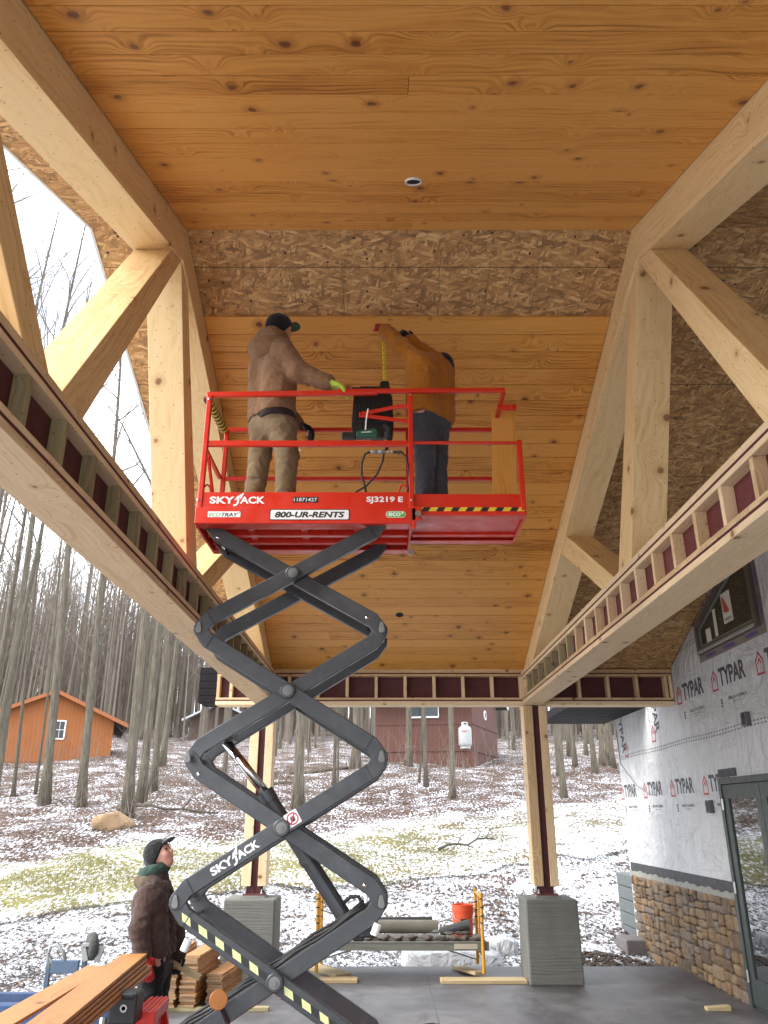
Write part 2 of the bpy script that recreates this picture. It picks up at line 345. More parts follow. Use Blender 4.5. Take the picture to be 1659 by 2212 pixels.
jl = g.ma('LESS_THAN', g.ma('ABSOLUTE', g.ma('SUBTRACT', g.sep(p)[0], .55)), .006); c = g.mix(g.ma('MULTIPLY', g.mr(g.noise(p, 75, 3, .7), .60, .66, 0., 1.), g.mr(g.noise(p, .8, 4, .6), .46, .62, 0., .8)), c, (.24, .18, .10))
c = g.mix(g.mr(g.noise(g.sc(p, 1.4, .5, 1), 1.2, 6, .62, 1.5), .54, .66, 0., .6), c, (.045, .038, .040)); c = g.mix(jl, c, (.04, .04, .04))
g.set('Base Color', c); g.set('Roughness', g.mr(a, .3, .7, .32, .62)); g.bump(b_, .08, .01); SLAB = g.mat
# ground
g = G('snowy_ground', .95, spec=.2); p = g.pos(); z = g.N('Attribute', attribute_name='zone'); zz = g.sep(z.outputs['Color'])
pf = g.comb(g.sep(p)[0], g.sep(p)[1], 0.)
sp1 = g.noise(g.sc(pf, 1, .42, 1), 13., 5, .74); sp2 = g.noise(pf, 1.1, 5, .6); sp3 = g.noise(pf, 60., 3, .6); patch = g.noise(pf, .35, 4, .55)
leafc = g.ramp(g.noise(g.addv(pf, (7, 3, 0)), 11., 4, .8), [(.34, (.022, .014, .012)), (.5, (.075, .046, .034)), (.62, (.13, .073, .047)), (.75, (.18, .14, .11))])
grav = g.ramp(g.noise(pf, 38., 4, .7), [(.35, (.025, .024, .023)), (.65, (.11, .105, .10))])
straw = g.ramp(g.noise(pf, 26., 5, .75), [(.35, (.09, .08, .026)), (.6, (.20, .18, .062)), (.75, (.28, .255, .11))])
snowc = g.mix(sp3, (.50, .52, .56), (.74, .75, .78))
# share of litter per zone: near .44 , band .4 , forest .62
lv = g.ma('ADD', g.ma('ADD', .485, g.ma('MULTIPLY', zz[1], .075)), g.ma('MULTIPLY', zz[0], .045))
lv = g.ma('ADD', lv, g.ma('MULTIPLY', g.ma('SUBTRACT', sp2, .5), .42)); lv = g.ma('ADD', lv, g.ma('MULTIPLY', g.ma('SUBTRACT', patch, .5), .22))
mk = g.mr(g.ma('SUBTRACT', lv, sp1), -.025, .03, 0., 1.)
lit = g.mix(zz[2], leafc, grav); lit = g.mix(zz[0], lit, straw)
c = g.mix(mk, snowc, lit); g.set('Base Color', c)
g.bump(g.ma('ADD', g.ma('MULTIPLY', sp1, .8), g.ma('MULTIPLY', sp2, 1.2)), .7, .06); GROUND = g.mat
# bark
g = G('bark', .95, spec=.15); v = g.att(); tn = g.att('tone', 'Fac')
rd = g.noise(g.addv(g.sc(v, 2.2, 26, 26), (0, 0, 0)), 1., 5, .65, .8); sp = g.noise(v, 1.3, 4, .6)
c = g.ramp(rd, [(.34, (.065, .055, .042)), (.52, (.18, .155, .118)), (.7, (.30, .262, .205))]); c = g.mix(g.mr(sp, .55, .7, 0., .5), c, (.12, .125, .08))
g.set('Base Color', c); g.bump(rd, 1., .09); BARK = g.mat
g = G('twig_bark', .95, spec=.15); p = g.pos(); g.set('Base Color', g.mix(g.noise(p, 1.2, 3), (.115, .094, .076), (.22, .185, .152))); TWIG = g.mat
# house wrap
g = G('house_wrap', .5, (.45, .45, .47), 0, .4); p = g.pos(); w1 = g.noise(g.sc(p, 1, .5, .9), 2.6, 5, .6, 1.4); w2 = g.noise(g.sc(p, 1, 5, .8), 1.6, 4, .55, .8)
cr_ = g.noise(g.sc(p, 1, 130, 130), 1., 2)
cre = g.mr(g.ma('ABSOLUTE', g.ma('SUBTRACT', g.noise(g.sc(p, 1, 2.2, .55), 1.3, 3, .5, 1.8), .5)), 0., .012, 1., 0.)
c = g.mix(w1, (.44, .442, .45), (.54, .542, .55)); 
g.set('Base Color', c); g.bump(g.ma('ADD', g.ma('ADD', w1, g.ma('MULTIPLY', w2, .7)), g.ma('ADD', g.ma('MULTIPLY', cre, .10), g.ma('MULTIPLY', cr_, .02))), .9, .10); WRAP = g.mat
TANKW = plain('tank_paint', (.36, .37, .36), .6, 0, .2, 5)
WRAPGREY = plain('wrap_print_grey', (.06, .06, .065), .6); WRAPRED = plain('wrap_print_red', (.42, .045, .05), .6); PURPLE = plain('purple_print', (.06, .025, .22), .6)
FLASH = plain('black_flashing', (.035, .035, .04), .6, 0, .3, 5); MORTAR = plain('mortar', (.24, .235, .205), .95, 0, .25, 9, .5, 30)
TAPE = plain('brown_flashing_tape', (.19, .16, .135), .45, 0, .2, 8)
g = G('veneer_stone', .85); tn = g.att('tone', 'Fac'); p = g.obj(); c = g.ramp(tn, [(0, (.15, .11, .08)), (.2, (.24, .155, .085)), (.45, (.32, .205, .105)), (.65, (.27, .20, .135)), (.85, (.19, .16, .14)), (1, (.36, .25, .135))])
n_ = g.noise(p, 13, 6, .68); c = g.mix(g.mr(n_, .3, .7, 0., .7), g.mix(1., c, (.48, .44, .42), 'MULTIPLY'), c); g.set('Base Color', c); g.bump(g.noise(p, 20, 6, .65), .8, .03); VENEER = g.mat
g = G('field_stone', .9); tn = g.att('tone', 'Fac'); p = g.obj(); c = g.ramp(tn, [(0, (.09, .068, .058)), (.5, (.16, .115, .088)), (1, (.14, .13, .115))]); c = g.mix(g.noise(p, 15, 5), g.mix(1., c, (.5, .5, .5), 'MULTIPLY'), c); g.set('Base Color', c); g.bump(g.noise(p, 25, 5), .6, .02); FSTONE = g.mat
BOULDER = plain('tan_boulder', (.27, .175, .095), .9, 0, .35, 3, .6, 5)
DOORP = plain('green_grey_door_paint', (.036, .046, .043), .4); BRONZE = plain('bronze_frame', (.10, .085, .07), .4, .2)
g = G('reflective_glazing', .02, (.012, .016, .016)); g.set('IOR', 2.9); GLASS = g.mat
g = G('window_glass', .03, (.03, .032, .024)); g.set('IOR', 1.5); WGLASS = g.mat
STICK = plain('paper_sticker', (.55, .55, .48), .6); ANDRED = plain('sticker_red', (.4, .06, .04), .6)
BROWNSIDE = plain('dark_brown_metal', (.016, .014, .0145), .8, 0, spec=.1)
SHINGLE = plain('roof_shingles', (.06, .06, .062), .9, 0, .3, 20, .5, 60)
SNOWROOF = plain('snow_cover', (.6, .62, .65), .9, 0, .05, 3, .3, 8)
def siding(name, c, axis=0, pitch=.2):
    g = G(name, .7); p = g.obj(); x = g.sep(p)[axis]; fr = g.ma('FRACT', g.ma('MULTIPLY', x, 1/pitch)); gr = g.ma('LESS_THAN', fr, .09)
    n = g.noise(g.sc(p, 9, 9, 1.2), 1., 5, .65); cc = g.mix(n, tuple(q*.72 for q in c), tuple(q*1.2 for q in c)); g.set('Base Color', g.mix(g.ma('MULTIPLY', gr, .6), cc, tuple(q*.35 for q in c))); g.bump(g.ma('SUBTRACT', 1., gr), .4, .02); return g.mat
ORSIDE = siding('orange_plank_siding', (.33, .105, .022)); RDSIDE = siding('maroon_plank_siding', (.105, .039, .026)); ORTRIM = plain('orange_trim', (.32, .105, .035), .7)
DARKWIN = plain('dark_window', (.03, .035, .04), .15)
LEAF = G('dead_leaf', .8); LEAF.set('Base Color', LEAF.ramp(LEAF.att('tone', 'Fac'), [(0, (.055, .030, .021)), (.5, (.115, .060, .036)), (.8, (.18, .10, .058)), (1, (.23, .165, .105))])); LEAF = LEAF.mat
STRAW = G('straw_blade', .8); STRAW.set('Base Color', STRAW.ramp(STRAW.att('tone', 'Fac'), [(0, (.10, .09, .03)), (.5, (.20, .18, .075)), (1, (.30, .27, .14))])); STRAW = STRAW.mat
g = G('plastic_sheet', .3, (.45, .46, .48)); g.set('Transmission Weight', .2); g.bump(g.noise(g.obj(), 5, 5, .6, 1.5), 1., .08); PLASTIC = g.mat
CARDB = plain('clay_pipe', (.13, .118, .09), .7, 0, .3, 4, .3, 20); PIPEDK = plain('dark_pipe', (.03, .03, .03), .6)
BLOCKSIDE = plain('grey_block', (.10, .112, .112), .8, 0, .15, 10)
STEPC = plain('grey_step_concrete', (.13, .115, .11), .8, 0, .2, 6)
#@@GEOM
# ================================================================== SETTING
def grid_axis(a, b, lo, hi, fine, grow):
    out = list(np.arange(lo, hi, fine)); x = hi; st = fine
    while x < b: out.append(x); st *= grow; x += st
    out.append(b); x = lo; st = fine; pre = []
    while x > a: st *= grow; x -= st; pre.append(max(x, a))
    return np.array(sorted(set(pre+out)))
xs = grid_axis(-170, 170, -14, 12, .3, 1.12); ys = grid_axis(-25, 260, 8, 34, .3, 1.1)
XX, YY = np.meshgrid(xs, ys); ZZ = hgt(XX, YY)
inslab = (XX > -3.2) & (XX < 5) & (YY < 12.3) & (YY > -2); ZZ = np.where(inslab, -.16, ZZ)
nx, ny = len(xs), len(ys)
gv = np.stack([XX, YY, ZZ], -1).reshape(-1, 3); idx = np.arange(nx*ny).reshape(ny, nx)
gf = np.stack([idx[:-1, :-1], idx[:-1, 1:], idx[1:, 1:], idx[1:, :-1]], -1).reshape(-1, 4)
me = bpy.data.meshes.new('ground'); me.from_pydata(gv.tolist(), [], gf.tolist()); me.materials.append(GROUND)
def band_lo(x): return 15.3+(x+7.4)*.41
def band_hi(x): return 19.6+(x+9.3)*.47
def smooth(a, b, v): t = np.clip((v-a)/(b-a), 0, 1); return t*t*(3-2*t)
bw = .5*np.sin(XX*1.7)+.4*np.sin(XX*.8+2)
band = smooth(-.4, .8, YY-band_lo(XX)-bw*.4)*(1-smooth(-.6, .8, YY-band_hi(XX)-bw))*(1-smooth(-3, 4, XX)*.72)
forest = smooth(0, 2.0, YY-band_hi(XX)-bw)
gravel = (1-smooth(12.6, 15.5, YY))*(.35+.65*smooth(-2.5, -.5, XX))*.9
zc = np.stack([band, forest, gravel, np.ones_like(band)], -1).reshape(-1, 4).astype(np.float32)
at = me.attributes.new('zone', 'FLOAT_COLOR', 'POINT'); at.data.foreach_set('color', zc.ravel())
me.polygons.foreach_set('use_smooth', [True]*len(me.polygons))
o = bpy.data.objects.new('ground', me); col.objects.link(o); tag(o, kind='structure')
# snow edge line and fine litter
def scatter(name, mat, n, fx, size, up, seed, blade=False):
    r = np.random.default_rng(seed); x, y = fx(r, n); keep = ~((x > -3.0) & (x < 5) & (y < 12.25)); x = x[keep]; y = y[keep]; n = len(x)
    z = hgt(x, y)+.012; a = r.uniform(0, 2*pi, n); s = size*r.uniform(.55, 1.3, n)
    if blade:
        h = s; lx = r.normal(0, .45, n)*h; ly = r.normal(0, .45, n)*h; w_ = .006
        P = np.stack([np.stack([x-w_*np.cos(a), y-w_*np.sin(a), z-.01], -1), np.stack([x+w_*np.cos(a), y+w_*np.sin(a), z-.01], -1), np.stack([x+lx, y+ly, z+h*.8], -1)], 1)
        F = np.arange(n*3).reshape(n, 3); k = 3
    else:
        t = r.uniform(0, up, n); dx, dy = np.cos(a)*s, np.sin(a)*s; ex, ey = -np.sin(a)*s*.55, np.cos(a)*s*.55; cz = np.sin(t)*s; fo = r.uniform(-.2, .5, n)*s
        P = np.stack([np.stack([x-dx, y-dy, z], -1), np.stack([x-ex, y-ey, z+fo*.5+.004], -1), np.stack([x+dx, y+dy, z+cz], -1), np.stack([x+ex, y+ey, z+fo+.004], -1)], 1)
        i = np.arange(n)[:, None]*4; F = np.concatenate([i+np.array([[0, 1, 2]]), i+np.array([[0, 2, 3]])]); k = 4
    m = bpy.data.meshes.new(name); m.from_pydata(P.reshape(-1, 3).tolist(), [], F.tolist()); m.materials.append(mat)
    at = m.attributes.new('tone', 'FLOAT', 'POINT'); at.data.foreach_set('value', np.repeat(r.uniform(0, 1, n), k).astype(np.float32))
    ob = bpy.data.objects.new(name, m); col.objects.link(ob); return ob
def leaf_xy(r, n):
    y = 9+np.abs(r.normal(0, 1, n))*3+r.uniform(0, 30, n)**1.0; x = r.uniform(-.62, .46, n)*y
    keep = (r.uniform(0, 1, n) < np.where(y > band_hi(x), .95, np.where(y > band_lo(x), .10, .4)))
    cl = np.sin(x*1.1+y*.7)+np.sin(x*.37-y*1.3+2)+np.sin(x*2.3+.5*y); keep &= (cl > r.uniform(-1.6, 1.2, n)); return x[keep], y[keep]
def debris_xy(r, n):
    y = r.uniform(8.6, 24, n); x = r.uniform(-.62, .42, n)*y; keep = (y < band_lo(x)+.2) | (r.uniform(0, 1, n) < .10); cl = np.sin(x*1.3-y*.9)+np.sin(x*.6+y*1.1+1)+np.sin(x*3.3+y*1.9); keep &= cl > r.uniform(-2.6, 1.0, n); x = x[keep]; y = y[keep]; k = len(x)//14; xe = r.uniform(-9, 7, k); ye = band_lo(xe)+.2*np.sin(xe*2.1)+.1*np.sin(xe*5)+r.normal(0, .07, k); return np.concatenate([x, xe]), np.concatenate([y, ye])
o = scatter('ground_debris', plain('dark_debris', (.062, .055, .050), .95, 0, .5, 30), 120000, debris_xy, .024, 1.2, 13)
tag(o, 'dark specks of soil and leaf bits showing through the thin snow', 'debris', kind='stuff')
o = scatter('leaf_litter', LEAF, 60000, leaf_xy, .042, .7, 3)
tag(o, 'brown fallen leaves strewn over the thin snow and the forest floor', 'leaves', kind='stuff')
def straw_xy(r, n):
    x = r.uniform(-13, 9, n); y = band_lo(x)+r.uniform(0, 1, n)*(band_hi(x)-band_lo(x)); cl = np.sin(x*1.9+y*1.1)+np.sin(x*.7-y*1.7)+np.sin(x*3.1+y*2.7+1)
    keep = (cl > r.uniform(-.9, 1.6, n)) & (r.uniform(0, 1, n) > (x+3)/12); return x[keep], y[keep]
o = scatter('straw_grass', STRAW, 110000, straw_xy, .06, 0, 5, True)
tag(o, 'yellowed grass poking through the snow in a diagonal strip', 'grass', kind='stuff')

m = MB(); m.box((1.05, 5.3, -.08), (8.0, 13.8, .16)); o = m.build('concrete_slab', SLAB, loc=(1.05, 5.3, 0)); tag(o, kind='structure')

# ================================================================== PORCH ROOF
RY, RZ0, S = 4.98, 4.325+H, .397
ANG = math.atan(S)
def roofz(y): return RZ0 - S*abs(y-RY)
XL, XR = -1.566, 1.969
roof = thing('porch_roof', 'gabled porch roof with amber pine plank ceiling below bare strand board', 'roof', (0, RY, RZ0))
def planks(name, y0, y1):
    mb = MB(); sgn = 1 if y1 > RY else -1; c = cos(ANG); step = .186
    a = (abs(y0-RY))/c; b = abs(y1-RY)/c; d = a; sl = Vector((0, sgn*c, -sin(ANG))); nm = Vector((0, sgn*sin(ANG), c)); peak = Vector((0, RY, RZ0))
    R = Matrix(((1, 0, 0), sl, nm)).transposed(); k = 0
    while d < b-.02:
        wd = min(step, b-d)-.0058; cuts = [XL, XR]
        if random.random() < .14: cuts = [XL, random.uniform(XL+.8, XR-.8), XR]
        for i in range(len(cuts)-1):
            x0 = cuts[i]+.001; x1 = cuts[i+1]-.001
            ctr = peak+sl*(d+wd/2)+nm*(.009+random.uniform(-.0012, .0012))+Vector(((x0+x1)/2, 0, 0)); mb.box(ctr, (x1-x0, wd, .018), R)
        d += step
    return mb.build(name, PINE, roof, bevel=.0025)
GAPSHADE = plain('gap_shade_black', (.008, .008, .008), .95)  # black sheet added behind the ceiling boards to put shade into their gaps
for y0, y1 in ((RY-.001, -1.2), (5.735, 11.1)): m = MB(); m.prism([(y0, roofz(y0)+.0197), (y1, roofz(y1)+.0197), (y1, roofz(y1)+.0204), (y0, roofz(y0)+.0204)], 'X', XL+.002, XR-.002); m.build('gap_shade_sheet', GAPSHADE, roof)
planks('plank_ceiling', RY, -1.2); planks('plank_ceiling', 5.723, 11.14)
def slab_poly(y0, y1, lo, hi): return [(y0, roofz(y0)+lo), (y1, roofz(y1)+lo), (y1, roofz(y1)+hi), (y0, roofz(y0)+hi)]
m = MB(); m.prism(slab_poly(RY, 11.75, .021, .036), 'X', -2.32, 4.046); m.prism(slab_poly(RY-.001, -2.2, .021, .036), 'X', -2.32, 4.046); m.build('roof_sheathing', OSB, roof)
m = MB(); m.prism(slab_poly(RY, 11.85, .038, .085), 'X', -2.32, 9.5); m.prism(slab_poly(RY-.001, -2.3, .038, .085), 'X', -2.32, 9.5); m.build('roof_covering', SHINGLE, roof)
m = MB(); m.prism(slab_poly(RY, 11.85, .014, .09), 'X', -2.345, -2.322); m.prism(slab_poly(RY-.001, -2.3, .014, .09), 'X', -2.345, -2.322); m.build('drip_edge', plain('white_drip_metal', (.6, .6, .58), .4), roof)
def downlight(y, sgn, x, trim):
    c = Vector((x, y, roofz(y))); nm = Vector((0, -sgn*sin(ANG), -cos(ANG)))      # points down and out of the ceiling
    o = None
    mb = MB(); mb.lathe([(.001, .0015), (.050, .0015), (.050, -.001)], c, nm, 28); o = mb.build('downlight_can', DARKHOLE, roof)
    if trim: mb = MB(); mb.lathe([(.049, .002), (.049, .012), (.056, .012), (.058, .004), (.058, .0), (.049, .0)], c, nm, 32, cap=False); mb.build('trim_ring', WHITE, o, smooth=False)
downlight(4.105, -1, .198, True); downlight(9.86, 1, .20, False)
# eave return at the left end of the far beam
ev = thing('eave_box', 'dark brown grooved metal eave box at the left end of the far beam', 'eave', (-2.5, 11.3, 3.4))
m = MB()
for i in range(5): m.box((-2.49, 11.45, 3.40+i*.1+.05), (.26, .5, .094))
m.build('panel', BROWNSIDE, ev, bevel=.006)
m = MB(); m.box((-2.49, 11.455, 3.65), (.25, .49, .49)); m.build('core', DARKHOLE, ev)

# ================================================================== TRUSSES
def member(mb, poly, lo, hi, ang, tone=None):
    off = Vector((random.uniform(0, 30), random.uniform(0, 30), random.uniform(0, 30))); g = []
    for x in (lo, hi):
        for y, z in poly: g.append(Vector((y*cos(ang)+z*sin(ang), -y*sin(ang)+z*cos(ang), x))+off)
    mb.prism(poly, 'X', lo, hi, tone, 0, g)
def truss(label, x0, x1, near):
    t = thing('roof_truss', label, 'truss', ((x0+x1)/2, RY, 3.8))
    d = .30; dv = .262
    for sg, ye in ((1, 11.6), (-1, -2.0)):
        mb = MB(); member(mb, [(RY, roofz(RY)+.018), (ye, roofz(ye)+.018), (ye, roofz(ye)-dv), (RY, roofz(RY)-dv)], x0, x1, -sg*ANG, .35)
        mb.build('top_chord', TIMBER, t, bevel=.004)
        mb = MB(); member(mb, [(RY, roofz(RY)-dv-.001), (ye, roofz(ye)-dv-.001), (ye, roofz(ye)-d), (RY, roofz(RY)-d)], x0-.004, x1+.004, -sg*ANG, .75)
        mb.build('chord_bottom_board', TIMBER, t, bevel=.003)
    zb = 3.802; pk = roofz(RY)-d
    def web(poly, sg):
        y0, z0 = poly[0]; y3, z3 = poly[3]; mb = MB(); member(mb, poly, x0+.012, x1-.012, math.atan2(z3-z0, y3-y0)); mb.build('web_member', TIMBER, t, bevel=.004)
    web([(3.31, zb), (3.60, zb), (RY-.001, pk), (RY-.26, roofz(RY-.26)-d-.001)], -1)
    web([(6.38, zb), (6.00, zb), (RY+.001, pk), (RY+.26, roofz(RY+.26)-d-.001)], 1)
    web([(3.02, zb), (3.30, zb), (2.14, roofz(2.14)-d-.001), (1.88, roofz(1.88)-d-.001)], -1)
    web([(6.80, zb), (6.40, zb), (8.02, roofz(8.02)-d-.001), (8.30, roofz(8.30)-d-.001)], 1)
    return t
truss('left pale timber roof truss over the tie beam next to the open woods', -1.87, -1.57, True)
truss('right pale timber roof truss over the tie beam next to the wrapped wall', 1.973, 2.273, True)

def ladder(name, label, axis, a0, a1, lo, hi, z0, z1, inner, studs, rail_h, treated, webm=None):
    """wood-framed steel beam: axis 'Y' runs in depth (lo..hi in X), axis 'X' runs across (lo..hi in Y)"""
    mid = (lo+hi)/2; ctr = ((mid, (a0+a1)/2, z0) if axis == 'Y' else ((a0+a1)/2, mid, z0)); t = thing(name, label, 'beam', ctr)
    def bx(n, mat, a, b, l, h, zz0, zz1, bev=.003):
        mb = MB(); c = ((l+h)/2, (a+b)/2, (zz0+zz1)/2); s = (h-l, b-a, zz1-zz0)
        if axis == 'X': c = (c[1], c[0], c[2]); s = (s[1], s[0], s[2])
        mb.box(c, s); return mb.build(n, mat, t, bevel=bev)
    fl = .017; rh = rail_h
    bx('rail', LUMBER, a0, a1, lo, hi, z0, z0+rh[0]); bx('steel_flange', OXIDESHADE, a0, a1, lo+.001, hi-.001, z0+rh[0]+.0005, z0+rh[0]+fl, 0)
    bx('rail', LUMBER, a0, a1, lo, hi, z0+rh[0]+fl+.0005, z0+rh[0]+fl+rh[1]); zs0 = z0+rh[0]+fl+rh[1]
    zs1 = z1-rh[0]-fl-rh[1]
    bx('rail', LUMBER, a0, a1, lo, hi, zs1, zs1+rh[1]); bx('steel_flange', OXIDESHADE, a0, a1, lo+.001, hi-.001, zs1+rh[1]+.0005, zs1+rh[1]+fl, 0)
    bx('rail', LUMBER, a0, a1, lo, hi, zs1+rh[1]+fl+.0005, z1)
    mid += .045*inner*(1 if axis == 'Y' else 0)
    bx('steel_web', webm or OXIDESHADE, a0+.01, a1-.01, mid-.02, mid+.02, zs0+.0005, zs1-.0005, 0)
    for s_ in studs:
        l, h = (mid+.021, hi-.003) if inner > 0 else (lo+.003, mid-.021)
        bx('stud', TREATED if treated(s_) else LUMBER, s_-.021, s_+.021, l, h, zs0+.0005, zs1-.0005)
    return t
stY = [11.05-.4064*k for k in range(30)]
ladder('tie_beam', 'wood framed dark red steel beam with dull green studs running in on the left', 'Y', -1.6, 11.075, -1.79, -1.51, 3.37, 3.80, 1, stY, (.045, .035), lambda s_: True)
ladder('tie_beam', 'wood framed dark red steel beam with bright pine studs running in on the right', 'Y', -1.6, 11.075, 1.925, 2.215, 3.37, 3.80, -1, stY, (.045, .035), lambda s_: 8.2 < s_ < 10.8, OXIDE)
stX = [-.516+.4064*k for k in range(-4, 12)]
ladder('cross_beam', 'long wood framed steel beam crossing the far end on top of both posts', 'X', -2.345, 4.045, 11.078, 11.36, 3.36, 3.85, -1, stX+[-2.32, 4.02], (.05, .03), lambda s_: False)

# ================================================================== POSTS AND PIERS
def pier(xc, label):
    mb = MB(); n = 14; z1 = .943
    mb.box((xc, 11.22, z1/2), (.665, .66, z1), taper=.972); o = mb.build('concrete_pier', PIER, loc=(xc, 11.22, 0), bevel=.018); return tag(o, label, 'pier')
pier(2.105, 'grey trowelled pier under the right post beside the stone wall'); pier(-1.69, 'grey trowelled pier under the left post behind the lift')
def post(x0, label):
    x1 = x0+.315; xm = (x0+x1)/2; t = thing('porch_post', label, 'post', (xm, 11.22, .943))
    for a, b in ((x0, x0+.12), (x1-.105, x1)):
        mb = MB(); mb.box(((a+b)/2, 11.099, 2.215), (b-a, .038, 2.27)); mb.build('wood_strip', LUMBER, t, bevel=.003)
        mb = MB(); mb.box(((a+b)/2, 11.341, 2.215), (b-a, .038, 2.27)); mb.build('wood_strip', LUMBER, t, bevel=.003)
        xs_ = a+.019 if a == x0 else b-.019
        for i in range(3):
            za = 1.085+i*.757; mb = MB(); mb.box((xs_, 11.22, za+.377), (.038, .2, .752)); mb.build('wood_strip', LUMBER, t, bevel=.003)
    mb = MB(); mb.box((xm, 11.22, 2.15), (.012, .2, 2.39)); mb.box((xm, 11.137, 2.15), (.19, .014, 2.39)); mb.box((xm, 11.303, 2.15), (.19, .014, 2.39)); mb.build('steel_column', OXIDESHADE, t)
    mb = MB(); mb.box((xm, 11.22, .982), (.27, .27, .02)); bp = mb.build('base_plate', OXIDE, t, bevel=.003)
    mb = MB()
    for sx in (-1, 1):
        for sy in (-1, 1): mb.lathe([(.018, .992), (.018, 1.012), (.01, 1.012), (.01, 1.04)], (xm+sx*.105, 11.22+sy*.105, 0), n=6)
    mb.build('anchor_bolt', STEEL, bp)
    mb = MB(); mb.box((xm, 11.22, .957), (.34, .34, .032), taper=.8); mb.build('grout_bed', PIER, t, bevel=.008)
post(1.935, 'steel post between pale wood strips on the right pier'); post(-1.835, 'steel post between pale wood strips on the left pier, half hidden by the lift')

# ================================================================== HOUSE-WRAPPED BUILDING
WX = 4.05
bld = thing('wrapped_building', 'building wall in grey printed house wrap over a stone veneer base', 'building', (WX, 10, 0))
ztop = lambda y: roofz(y)+.016
m = MB(); m.prism([(-3, -.2), (14.1, -.2), (14.1, 3.62), (11.6, 3.62), (11.6, ztop(11.6)), (RY, ztop(RY)), (-3, ztop(-3))], 'X', WX, 9.4); wall = m.build('wall', WRAP, bld)
def house(mb, y, z, s):
    def quad(a, b, t):
        a = Vector(a); b = Vector(b); d = (b-a).normalized(); n = Vector((-d.y, d.x))*t/2; d = d*t/2
        ps = [a-d-n, b+d-n, b+d+n, a-d+n]; mb.add([(WX-.002, y-p.x*s, z+p.y*s) for p in ps], [(0, 1, 2, 3)])
    L = [(-.5, -.6), (.5, -.6), (.5, .35), (0, .85), (-.5, .35), (-.5, -.6)]
    for i in range(5): quad(L[i], L[i+1], .15)
    quad((-.24, .12), (0, .42), .13); quad((0, .42), (.24, .12), .13)
def logo(y, z, k=1.0):
    prt = MB(); red = MB(); house(red, y+.40*k, z-.005, .155*k); text_mb(prt, 'TYPAR', .285*k, face_x(WX-.002, y-.10*k, z+.02), bold=.034, space=.95, sx=.86); prt.build('printed_logo', WRAPGREY, wall, fix=False); prt = MB()
    text_mb(prt, 'BRING ON THE ELEMENTS.', .052*k, face_x(WX-.002, y-.17*k, z-.24*k), bold=.012, sx=.8)
    text_mb(prt, 'weather resistant barrier', .026*k, face_x(WX-.002, y-.17*k, z-.285*k)); prt.build('printed_slogan', WRAPGREY, wall, fix=False); prt = MB()
    for i in range(3): prt.add([(WX-.002, y+.3*k-.05*(j in (1, 2)), z-.22*k-.035*i-.025*(j > 1)) for j in range(4)], [(0, 1, 2, 3)])
    lg = prt.build('printed_note', WRAPGREY, wall, fix=False); red.build('house_mark', WRAPRED, bld, fix=False)
for y in (10.5, 9.27, 8.04): logo(y, 3.45)
for y in (10.05, 11.25, 12.48, 13.72): logo(y, 2.27, .92)
for y, z in ((13.78, 3.25), (12.0, 3.42)):
    prt = MB(); text_mb(prt, 'TYPAR', .285, face_x(WX-.002, y, z, radians(-82)), bold=.022, space=.93, sx=.86); text_mb(prt, 'BRING ON THE ELEMENTS.', .052, face_x(WX-.002, y+.28, z, radians(-82)), sx=.8); prt.build('printed_logo', WRAPGREY, wall, fix=False)
for y, z in ((13.6, 2.93), (12.15, 3.05)): red = MB(); house(red, y, z, .15); red.build('house_mark', WRAPRED, bld, fix=False)
prt = MB(); text_mb(prt, 'TYPAR', .285, face_x(WX-.002, 9.75, 4.32, radians(28)), bold=.022, space=.93, sx=.86); text_mb(prt, 'BRING ON THE ELEMENTS.', .052, face_x(WX-.002, 9.45, 4.22, radians(40)), sx=.8)
prt.build('printed_logo', WRAPGREY, wall, fix=False)
m = MB()
def dashes(y0, y1, z0, z1, rows=2):
    n = int(abs(y1-y0)/.085)
    for i in range(n):
        f = i/n; y = y0+(y1-y0)*f; z = z0+(z1-z0)*f+.006*sin(y*3)
        for r_ in range(rows):
            zz = z+.042*r_; m.add([(WX-.0025, y, zz), (WX-.0025, y-.045, zz+.008), (WX-.0025, y-.060, zz+.024), (WX-.0025, y-.015, zz+.016)], [(0, 1, 2, 3)])
TAPEP = plain('tape_print', (.05, .04, .038), .6); dashes(14.05, 6.5, 2.80, 2.86); m.build('seam_tape', TAPEP, wall, fix=False)
m = MB(); dashes(11.0, 9.95, 3.99, 4.04); m.build('seam_tape', TAPEP, wall, fix=False)
# cable that loops down the wrap
m = MB(); m.tube([(WX-.01, 14.05, 3.3), (WX-.01, 14.0, 2.75), (WX-.01, 13.6, 2.55), (WX-.01, 13.2, 2.36), (WX-.01, 12.7, 2.24), (WX-.01, 12.3, 2.2)], .007, 6); m.build('cable', GREYP, wall)
for y, z in ((8.92, 2.93), (10.3, 2.03)):
    mb = MB(); mb.box((WX-.03, y, z), (.06, .13, .15)); jb = mb.build('junction_box', plain('dark_grey_box', (.09, .09, .095), .5), wall, bevel=.008)
    mb = MB(); mb.box((WX-.0615, y, z), (.002, .09, .11)); mb.lathe([(.012, 0), (.012, .004)], (WX-.062, y, z+.03), (-1, 0, 0), 10); mb.build('cover', BLACK, bld)
